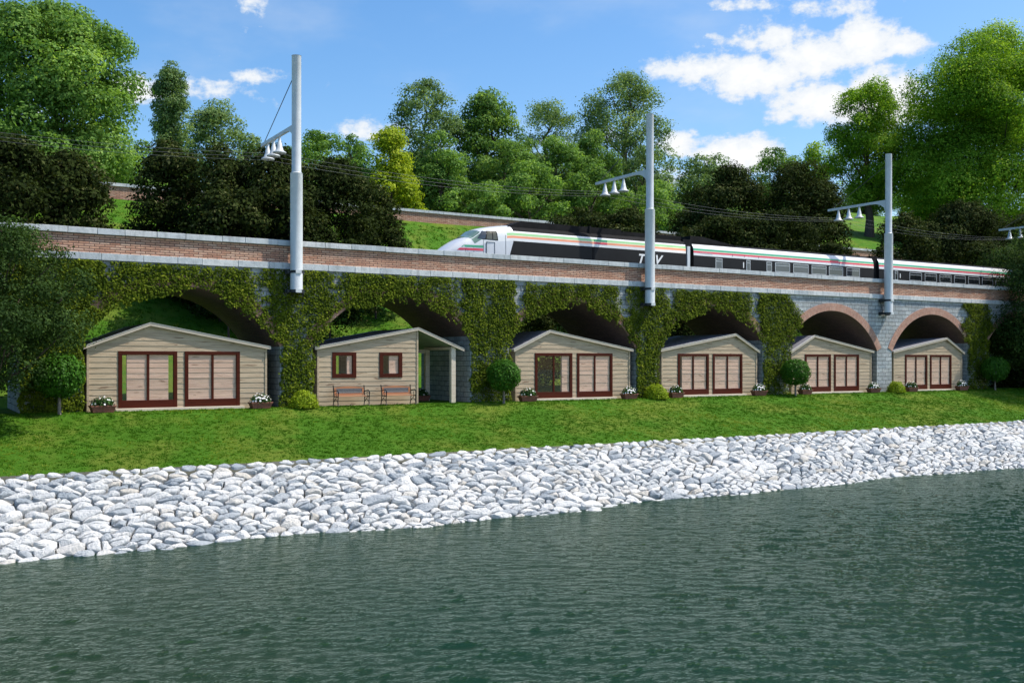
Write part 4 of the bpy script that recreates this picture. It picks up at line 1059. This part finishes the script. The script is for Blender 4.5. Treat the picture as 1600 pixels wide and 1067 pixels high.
# cab glazing, seams: patches that follow the body a few millimetres proud of it
def skin(x, z, side=-1, off=.006):
    xs_ = [q[0] for q in st]; sf = np.interp(x, xs_, [q[1] for q in st]); zt_ = np.interp(x, xs_, [q[2] for q in st])
    k = (PROF[-1][1] - ZB) / (zt_ - ZB); zz = ZB + (z - ZB) * k
    w = np.interp(zz, [q[1] for q in PROF], [q[0] for q in PROF]) * sf
    return (x, TY + side * (w + off), z + off * .4)
def skin_quad(mb, bl_, br_, tr_, tl_, mi=0, n=5):
    for side in (-1,):
        g_ = []
        for j in range(n + 1):
            for i in range(n + 1):
                u_, v_ = i / n, j / n
                x = (bl_[0] * (1 - u_) + br_[0] * u_) * (1 - v_) + (tl_[0] * (1 - u_) + tr_[0] * u_) * v_
                z = (bl_[1] * (1 - u_) + br_[1] * u_) * (1 - v_) + (tl_[1] * (1 - u_) + tr_[1] * u_) * v_
                g_.append(skin(x, z, side))
        fs_ = [(j * (n + 1) + i, j * (n + 1) + i + 1, (j + 1) * (n + 1) + i + 1, (j + 1) * (n + 1) + i) for j in range(n) for i in range(n)]
        mb.add(g_, fs_ if side < 0 else [f[::-1] for f in fs_], mi)
ZL, ZU = 7.60, 8.02
def loft_pt(x, p, side, off=.008):
    xs_ = [q[0] for q in st]; sf = np.interp(x, xs_, [q[1] for q in st]); zt_ = np.interp(x, xs_, [q[2] for q in st])
    w = np.interp(p, range(len(PROF)), [q[0] for q in PROF]) * sf; z = ZB + (np.interp(p, range(len(PROF)), [q[1] for q in PROF]) - ZB) * (zt_ - ZB) / (PROF[-1][1] - ZB)
    return (x - off * .6, TY + side * (w + off * .5), z + off)
pm = MB(); g_ = []; npx, npp = 8, 18
ps_ = [(-1, 8.2 + 7.8 * q / 9) for q in range(10)] + [(1, 16 - 7.8 * q / 9) for q in range(1, 10)]
for sd_, p_ in ps_:
    e = 1 - (p_ - 8.2) / 7.8
    for q in range(npx + 1):
        x0_, x1_ = 8.80 + .30 * e, 9.44; g_.append(loft_pt(x0_ + (x1_ - x0_) * q / npx, p_, sd_))
pm.add(g_, [(r_ * (npx + 1) + q, r_ * (npx + 1) + q + 1, (r_ + 1) * (npx + 1) + q + 1, (r_ + 1) * (npx + 1) + q) for r_ in range(len(ps_) - 1) for q in range(npx)], 0, None, .5, True)
pm.build('windscreen', M['tshield'], pc)
pm = MB(); skin_quad(pm, (9.14, ZL), (10.30, ZL - .02), (10.26, ZU + .02), (9.42, ZU)); pm.build('cab_window_frame', M['tblack'], pc)
def glass_pane(q, mat):
    global skin
    old = skin
    skin = lambda x, z, side=-1, off=.012: old(x, z, side, off)
    mb = MB(); skin_quad(mb, *q); mb.build('cab_window', mat, pc); skin = old
pm = MB(); skin_quad(pm, (8.42, 7.205), (9.50, 7.205), (9.50, 7.305), (8.55, 7.305)); pm.build('green_stripe', M['tgreen'], pc)
pm = MB(); skin_quad(pm, (8.22, 7.05), (9.50, 7.05), (9.50, 7.16), (8.36, 7.16)); pm.build('red_stripe', M['tred'], pc)
glass_pane(((9.20, ZL + .02), (9.60, ZL + .02), (9.72, ZU - .02), (9.50, ZU - .02)), M['tcabglass'])
glass_pane(((9.66, ZL + .02), (9.98, ZL + .02), (9.98, ZU), (9.78, ZU)), M['tolive'])
glass_pane(((10.03, ZL + .02), (10.24, ZL + .02), (10.21, ZU), (10.03, ZU)), M['tolive'])
def outline(mb, x0, x1, z0, z1, w, y=TY - 1.306):
    for a_ in ((x0, x0 + w, z0, z1), (x1 - w, x1, z0, z1), (x0 + w, x1 - w, z1 - w, z1)): mb.box(a_[0], a_[1], y - .004, y + .02, a_[2], a_[3])
pm = MB(); outline(pm, 9.66, 10.12, 5.9, 7.50, .016); pm.build('cab_door', M['darkmetal'], pc)
pm = MB()
for xp in (8.62, 9.02, 9.52): skin_quad(pm, (xp - .008, 6.0), (xp + .008, 6.0), (xp + .008, 7.38 if xp < 9 else 7.58), (xp - .008, 7.38 if xp < 9 else 7.58))
skin_quad(pm, (10.71, 6.0), (10.73, 6.0), (10.73, 8.1), (10.71, 8.1), 0, 8)
pm.build('panel_seam', M['darkmetal'], pc)
# slanted leading edge of the black panel
pm = MB(); pm.add([(11.16, TY - 1.3035, 7.63), (11.16, TY - 1.3035, 5.9), (10.62, TY - 1.3035, 5.9)], [(0, 2, 1)]); pm.build('black_panel_edge', M['tblack'], pc)
pm = MB(); z0 = 7.79; pm.box(15.95, 16.75, TY - 1.302, TY - 1.28, 7.775, 7.865); pm.build('red_patch', M['tred'], pc)
pm = MB(); pm.box(15.95, 16.75, TY - 1.298, TY - 1.26, 7.915, 8.0); pm.build('green_patch', M['tgreen'], pc)
pm = MB(); pm.box(15.82, 15.94, TY - 1.312, TY + 1.312, 5.6, 7.62); pm.box(15.82, 15.94, TY - 1.05, TY + 1.05, 8.2, 8.7); pm.build('joint_band', M['troof'], pc)
tx = text_obj('lettering', 'TGV', .66, M['twhite'], pc, (18.66, TY - 1.312, 6.97), (R(90), 0, 0), .32, .004, 1.18); tx.scale = (1.12, 1, 1)
def coach(x0, x1, label=None):
    def mc(k, x):
        if k <= 5: return 1
        return {6: 0, 7: 3, 8: 6, 9: 2, 10: 0, 11: 0}.get(k, 7)
    xs_ = [x0, x0 + .02] + [x0 + (x1 - x0) * q / 6 for q in range(1, 6)] + [x1]
    return loft([(x, 1, 8.40) for x in xs_], mc, 'coach', train, TM)
c1 = coach(22.55, 37.2); c2 = coach(37.7, 56.0)
fairing(22.55, 26.0, .05, 2.6, 8.66).build('roof_fairing', M['troof'], c1, None, .03)
bl = MB(); bl.box(21.95, 22.6, TY - 1.12, TY + 1.12, 5.6, 8.42); bl.box(37.15, 37.75, TY - 1.12, TY + 1.12, 5.6, 8.34); bl.build('gangway_bellows', M['troof'], train)
gp = MB(); gp.box(22.08, 22.28, TY - 1.33, TY - 1.15, 5.6, 8.02); gp.build('end_post', M['alu'], pc, None, .01)
def train_window(car, x0, x1, z0, z1, blind=False):
    a = MB(); y = TY - 1.306
    w = .03
    for q in ((x0, x1, z0, z0 + w), (x0, x1, z1 - w, z1), (x0, x0 + w, z0 + w, z1 - w), (x1 - w, x1, z0 + w, z1 - w)): a.box(q[0], q[1], y - .012, y + .02, q[2], q[3])
    a.box(x0 + w, x1 - w, y - .006, y + .015, z1 - .17, z1 - .15)
    o = a.build('window', M['alu'], car)
    g_ = MB(); g_.box(x0 + w, x1 - w, y - .003, y + .01, z0 + w, z1 - w); g_.build('pane', M['tglass'] if not blind else M['tgreyglass'], o)
M['tgreyglass'] = plain_mat('grey_window_glass', (.06, .065, .07), .08, 0, .1, 1, 0, .8)
train_window(c1, 24.13, 24.62, 6.85, 7.50, True); train_window(c1, 26.44, 26.74, 6.90, 7.52, True); train_window(c1, 28.01, 28.42, 6.95, 7.50, True)
for k, (a_, b_) in enumerate(((28.69, 29.88), (30.16, 31.42), (31.69, 32.94), (33.17, 34.40), (34.72, 35.90))): train_window(c1, a_, b_, 6.97, 7.50, k < 2)
train_window(c2, 39.19, 39.48, 6.95, 7.52)
for k in range(10): train_window(c2, 40.62 + k * 1.52, 41.83 + k * 1.52, 6.97, 7.50)
text_obj('class_number', '1', .42, M['twhite'], c1, (26.12, TY - 1.309, 7.08), (R(90), 0, 0), 0, .003); text_obj('class_number', '1', .36, M['twhite'], c2, (39.62, TY - 1.309, 7.10), (R(90), 0, 0), 0, .003)
pm = MB()
for xp in (25.4, 26.3, 27.4, 34.1): pm.box(xp - .005, xp + .005, TY - 1.3035, TY - 1.27, 7.64, 7.77)
pm.build('panel_seam', M['darkmetal'], c1)
pm = MB(); pm.box(33.3, 34.0, TY - 1.300, TY - 1.27, 7.775, 7.865); pm.build('red_patch', M['tred'], c1)
pm = MB()
for q in range(9): pm.box(23.05 + q * .1, 23.11 + q * .1, TY - 1.3015, TY - 1.29, 7.67, 7.70)
for q in range(9): pm.box(23.05 + q * .1, 23.10 + q * .1, TY - 1.3015, TY - 1.29, 7.72, 7.745)
pm.build('small_marking', M['alu'], c1)

# ------------------------------------------------------------------ trees
NLEAF = [0]
def tree(label, box, Y, mat, leaf=.3, dens=1.0, shape='round', lobes=46, name='tree', cat='tree', base=None, bark='bark', lobe_r=.25, gap=.0, group=None, trunk_r=None, open_=0.0, z_low=None, seed=None, flat=1.0):
    """box = photo extents of the crown (left, right, top, bottom) at depth Y; the tree stands on the ground there"""
    rg_ = np.random.default_rng(seed if seed is not None else int(box[0] * 7 + box[2] * 13 + 5) % 100000)
    pc_ = (box[0] + box[1]) / 2; x, y, zt_ = atY(pc_, box[2], Y); _, _, zb_ = atY(pc_, box[3], Y); k = scale_at(pc_, Y)
    rx = (box[1] - box[0]) / 2 / k; gz = float(hz(x, Y)) if base is None else base
    lobes = int(lobes * ({'flame': 2.3, 'poplar': 2.0, 'cone': 1.8}.get(shape, 1.2))); leaf *= .86
    H = max(zt_ - gz, 2.5); zc = (zt_ + zb_) / 2 - gz; rz = (zt_ - zb_) / 2; ry = min(rx, max(rx * .9, 1.0))
    t_ = thing(name, label, cat, (x, Y, gz), 0, group)
    # lobes spread through an envelope, most of them near its skin
    u0 = rg_.uniform(-1, 1, lobes); th0 = rg_.uniform(0, 2 * math.pi, lobes)
    def env(u):
        if shape == 'dome': return np.where(u > -.25, np.sqrt(np.maximum(0, 1 - ((u + .25) / 1.25)**2)), 1.0 - .25 * ((-u - .25) / .75)**2)
        if shape == 'flame': return np.where(u > .0, np.maximum(0, 1 - np.maximum(u, 0)**2.2)**.62, 1.0 - .12 * np.abs(np.minimum(u, 0)))
        if shape == 'cone': return np.clip((1.02 - u) / 1.7, 0, 1)**.7
        if shape == 'poplar': return np.where(u > .5, np.maximum(0, 1 - (np.maximum(u - .5, 0) / .62)**2)**.6, .95)
        return np.sqrt(np.maximum(0, 1 - u * u))
    irr = .98 + .15 * np.sin(2 * th0 + box[0]) * np.cos(u0 * 3 + box[2]) + .13 * np.sin(3 * th0 + u0 * 5 + box[1])
    u0 = u0 * (1 + .10 * np.sin(th0 * 2 + box[3]) * (u0 > .2)) - .05 * (u0 > .2)
    rr0 = np.where(rg_.random(lobes) < .68, rg_.uniform(.82, 1.0, lobes), np.sqrt(rg_.random(lobes)) * .8) * irr
    lobes_ = lobes; lr = rg_.uniform(.62, 1.4, lobes) * lobe_r * (rx * rx * max(rz, rx * .6)) ** (1 / 3)
    ee = env(u0) * rr0
    C = np.stack([np.cos(th0) * ee * (rx - .45 * min(lr.mean(), rx * .6)), np.sin(th0) * ee * (ry - .45 * min(lr.mean(), ry * .6)), u0 * (rz - .55 * min(lr.mean(), rz * .7)) + zc], 1)
    cv, cn, cs_, ct = [], [], [], []
    for q in range(lobes):
        r = lr[q]; area = 4 * math.pi * r * r * .75
        n = int(max(30, dens * area / (leaf * leaf * .42) * .95)); NLEAF[0] += n
        dd = unit(rg_.normal(size=(n, 3)) + np.array([0, 0, .35]))
        lump = 1 + .20 * np.sin(dd[:, 0] * 6 + q) * np.sin(dd[:, 1] * 7 + q * 2) + .14 * np.sin(dd[:, 2] * 11 + q * 3)
        kk = (rg_.uniform(.55, 1.0, n) ** .5 + rg_.normal(0, .05 + open_ * .2, n)) * lump
        p = C[q] + dd * (r * kk)[:, None] * np.array([1.12, 1.12, .78 * flat])
        cv.append(p); cn.append(dd + rg_.normal(0, .45, (n, 3)) + np.array([0, 0, .25])); cs_.append(rg_.uniform(.6, 1.25, n) * leaf)
        lt = rg_.normal(.45, .18); ct.append(np.clip(lt + rg_.normal(0, .25, n), 0, 1))
    P = np.concatenate(cv); 
    v, f, tt = leaves(P, np.concatenate(cn), np.concatenate(cs_), np.concatenate(ct), .62)
    # trunk and limbs
    a = MB(); tr_ = trunk_r or max(.10, .028 * H)
    top = zc + rz * .55; n = 7; pts = []
    wob = rg_.normal(0, .03 * H, (n, 2)); 
    for q in range(n):
        u_ = q / (n - 1); pts.append((wob[q][0] * u_, wob[q][1] * u_, -.3 + (top + .3) * u_))
    a.tube(pts, [tr_ * (1 - .8 * q / (n - 1)) * (1.25 if q == 0 else 1) for q in range(n)], 9)
    order = rg_.permutation(lobes)[:min(lobes, 26)]
    for q in order:
        c_ = C[q]; zs = min(max(c_[2] - abs(math.hypot(c_[0], c_[1])) * .9 - .3, zc - rz * .95, .2), top * .97); u_ = (zs + .3) / (top + .3); w_ = np.array([np.interp(u_ * (n - 1), range(n), [p[0] for p in pts]), np.interp(u_ * (n - 1), range(n), [p[1] for p in pts]), zs])
        mid = (w_ + c_) / 2 + np.array([0, 0, -.06 * H * rg_.random()]); r0 = tr_ * .42 * (1 - .6 * u_)
        a.tube([tuple(w_), tuple(mid), tuple(c_)], [r0, r0 * .6, r0 * .22], 5, 0, False)
    a.build('trunk', M[bark], t_, None, 0, False)
    new_obj('crown', np_mesh('crown', v, f, M[mat], tt), t_)
    return t_
G1 = 'trees on the hill behind the viaduct'
tree('tall broad bright green tree left of the poplar', (-50, 212, 8, 320), 42, 'lf_mid', .33, 1.0, 'flame', 70, lobe_r=.21, group=G1)
tree('slim tall grey green poplar', (243, 292, 98, 300), 62, 'lf_blue', .25, 1.1, 'poplar', 80, lobe_r=.26, group=G1)
tree('rounded pale green tree between the poplar and the tallest pole', (282, 404, 166, 330), 70, 'lf_pale', .33, 1.1, 'dome', 40, lobe_r=.24, group=G1)
tree('small dark round tree in the gap left of the poplar', (186, 252, 222, 330), 46, 'lf_deep', .28, 1.0, 'round', 20, group=G1)
tree('mid green bushy tree just right of the tallest pole', (452, 545, 200, 345), 48, 'lf_mid', .30, 1.0, 'dome', 36, group=G1)
tree('dark round-topped tree poking up behind the bushy one', (518, 570, 200, 300), 58, 'lf_deep', .30, 1.0, 'round', 18, group=G1)
tree('yellow green tree, brightest on the hill', (556, 662, 198, 352), 38, 'lf_yel', .28, 1.0, 'cone', 40, lobe_r=.24, group=G1)
tree('fresh green bushy tree in front of the yellow one', (492, 598, 252, 350), 40, 'lf_mid', .28, 1.0, 'dome', 36, group=G1)
tree('tall dark green tree with a round top right of the yellow tree', (606, 730, 126, 340), 46, 'lf_blue', .29, .75, 'flame', 60, lobe_r=.155, group=G1, open_=.8)
tree('tall dense green tree behind the train nose', (704, 826, 148, 340), 46, 'lf_deep', .32, 1.0, 'flame', 46, lobe_r=.21, group=G1)
for q_ in (('mid height tree in front of the dark round-topped tall tree', (640, 735, 205, 345), 39, 'lf_mid'), ('mid height dark tree between the two tall dense trees', (735, 845, 215, 345), 41, 'lf_deep'), ('mid height tree below the airy grey green tree', (820, 915, 218, 345), 42, 'lf_mid'), ('mid height dark tree left under the tall airy tree', (885, 970, 208, 345), 43, 'lf_deep'), ('mid height tree right under the tall airy tree', (970, 1052, 226, 350), 42, 'lf_blue')):
    tree(q_[0], q_[1], q_[2], q_[3], .27, 1.0, 'dome', 46, lobe_r=.22, group=G1)
tree('airy grey green tree between the dense tree and the tallest hill tree', (796, 916, 156, 330), 58, 'lf_blue', .28, .55, 'flame', 46, lobe_r=.15, group=G1, open_=1.0)
tree('tall airy tree behind the pole that hides the lettering', (896, 1056, 114, 350), 48, 'lf_blue', .29, .62, 'flame', 80, lobe_r=.14, group=G1, open_=1.0)
tree('low light green tree above the train nose', (688, 800, 286, 345), 36, 'lf_mid', .26, 1.0, 'dome', 34, group=G1)
tree('spreading light green tree above the train cab', (770, 885, 248, 352), 37, 'lf_mid', .28, 1.0, 'dome', 40, group=G1)
tree('mid green bushy tree left of the lettering pole', (868, 985, 262, 350), 38, 'lf_deep', .28, 1.0, 'dome', 36, group=G1)
tree('low dark tree under the airy trees', (626, 740, 248, 335), 41, 'lf_deep', .30, 1.0, 'dome', 34, group=G1)
tree('low mid green tree under the tallest hill tree', (960, 1060, 280, 360), 38, 'lf_mid', .28, 1.0, 'dome', 30, group=G1)
tree('broad blue green tree right of the lettering pole', (1044, 1176, 243, 372), 46, 'lf_blue', .32, 1.0, 'dome', 46, group=G1)
tree('rounded deep green tree between the two middle poles', (1168, 1268, 232, 330), 62, 'lf_deep', .36, 1.0, 'dome', 36, group=G1)
tree('light yellowish tree left of the tall slim-trunked tree', (1238, 1318, 222, 340), 66, 'lf_lime', .38, .8, 'round', 34, group=G1, open_=.4)
tree('tall lime green tree with a bare slim trunk behind the third pole', (1292, 1424, 126, 318), 50, 'lf_lime', .32, 1.0, 'round', 95, lobe_r=.2, group=G1, open_=.4)
tree('huge lime green tree at the far right', (1386, 1730, 50, 385), 42, 'lf_lime', .34, 1.0, 'dome', 170, lobe_r=.17, group=G1, open_=.3, trunk_r=.55)
tree('mid green tree filling the gap below the lime tree', (1398, 1480, 300, 375), 60, 'lf_deep', .4, 1.0, 'dome', 30, group=G1)
tree('green tree between the third pole and the dark thicket', (1212, 1310, 282, 350), 56, 'lf_deep', .36, 1.0, 'dome', 30, group=G1)
G3 = 'distant trees filling the ridge'
for k, (a_, b_, t__, Y, mt, lb) in enumerate(((-60, 120, 205, 74, 'lf_deep', 'distant tree behind the broad bright tree at the left edge'), (95, 215, 255, 72, 'lf_mid', 'distant tree low behind the wires left of the poplar'), (228, 330, 232, 80, 'lf_blue', 'distant tree at the foot of the poplar'), (330, 440, 246, 76, 'lf_mid', 'distant tree low between the pale round tree and the tallest pole'),
        (415, 520, 222, 72, 'lf_deep', 'distant tree directly behind the tallest pole'), (500, 610, 232, 70, 'lf_mid', 'distant tree between the bushy tree and the yellow tree'), (600, 700, 236, 70, 'lf_deep', 'distant tree between the yellow tree and the dark tall tree'), (690, 800, 246, 68, 'lf_deep', 'distant tree behind the tall dense tree'),
        (785, 890, 238, 70, 'lf_mid', 'distant tree at the foot of the airy grey green tree'), (875, 975, 236, 72, 'lf_deep', 'distant tree left of the tall airy tree'), (965, 1052, 268, 70, 'lf_blue', 'distant tree right behind the lettering pole'), (1050, 1180, 288, 78, 'lf_mid', 'distant tree behind the broad blue green tree'),
        (1165, 1300, 280, 80, 'lf_deep', 'distant tree low between the two right poles'), (1398, 1520, 262, 90, 'lf_mid', 'distant tree behind the huge lime tree'), (1296, 1412, 292, 118, 'lf_deep', 'distant tree at the top of the meadow gap'))):
    tree(lb, (a_, b_, t__, 372 if Y < 100 else 350), Y, mt, .40, 1.0, 'dome', 34, lobe_r=.27, group=G3)
# dark shrubs between viaduct and slope
G2 = 'dark shrubs behind the viaduct'
S = dict(name='dark_shrub', cat='shrub', group=G2)
dk = [('dark shrub behind the leafy tree at the left edge', (-70, 100, 222, 372), 10, 0), ('dark shrub left of the grassy gap', (50, 170, 243, 372), 11, 0), 
      ('dark shrub right of the grassy gap, below the poplar', (212, 322, 222, 400), 17, 75), ('dark shrub below the pale round tree', (284, 402, 238, 405), 15, 93), ('dark shrub just left of the tallest pole', (362, 476, 212, 408), 14, 97),
      ('dark shrub just right of the tallest pole', (446, 585, 250, 412), 13, 103), ('lower dark shrub beside the open grass slope', (540, 634, 298, 415), 17, 63),
      ('low dark shrub filling under the pale round tree', (296, 420, 296, 400), 12, 42), ('low dark shrub filling behind the tallest pole', (398, 505, 300, 408), 11.5, 40),
      ('dark shrub above the middle of the train', (852, 968, 325, 400), 14, 0), ('low dark shrub left of the lettering pole', (930, 1022, 332, 404), 13, 0), ('low dark shrub above the train gap', (1058, 1172, 344, 420), 12, 0), 
      ('tall dark shrub with an olive top', (1066, 1200, 266, 425), 18, 0), ('tallest dark shrub between the two right poles', (1180, 1316, 258, 425), 16, 0), ('lower dark shrub in front of the tallest one', (1120, 1270, 336, 425), 11, 0),
      ('dark shrub right of the meadow gap', (1366, 1462, 338, 440), 12, 0), ('dark shrub below the huge lime tree', (1420, 1560, 325, 450), 13, 0), ('dark shrub at the far right behind the train', (1510, 1680, 335, 460), 12, 0), ('low dark shrub at the foot of the meadow gap', (1262, 1340, 384, 432), 10, 0)]
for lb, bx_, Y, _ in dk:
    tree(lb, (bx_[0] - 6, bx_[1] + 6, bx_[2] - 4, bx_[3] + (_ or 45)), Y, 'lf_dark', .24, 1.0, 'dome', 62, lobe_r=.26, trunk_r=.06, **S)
# shrubs low behind the arches; the last one is added to darken its arch
for lb, bx_, Y in (('dark shrub filling the third arch', (760, 900, 440, 600), 8.5), ('dark shrub filling the fourth arch', (1000, 1110, 450, 600), 8.5), ('dark shrub added to blacken the last arch in view', (1552, 1650, 565, 618), 1.5)):
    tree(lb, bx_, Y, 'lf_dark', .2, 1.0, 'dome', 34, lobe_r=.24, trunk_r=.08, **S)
# trees in front of the viaduct
tree('dark leafy tree overhanging the lawn at the left edge', (-160, 126, 335, 618), -2.6, 'lf_front', .125, .8, 'round', 80, lobe_r=.20, group='trees in front of the viaduct', trunk_r=.2, open_=.5)
tree('dark leafy tree at the right edge with a branch across the parapet', (1530, 1810, 335, 605), -1.6, 'lf_front', .17, .9, 'round', 110, lobe_r=.19, group='trees in front of the viaduct', trunk_r=.25, open_=.5)
print('LEAVES', NLEAF)
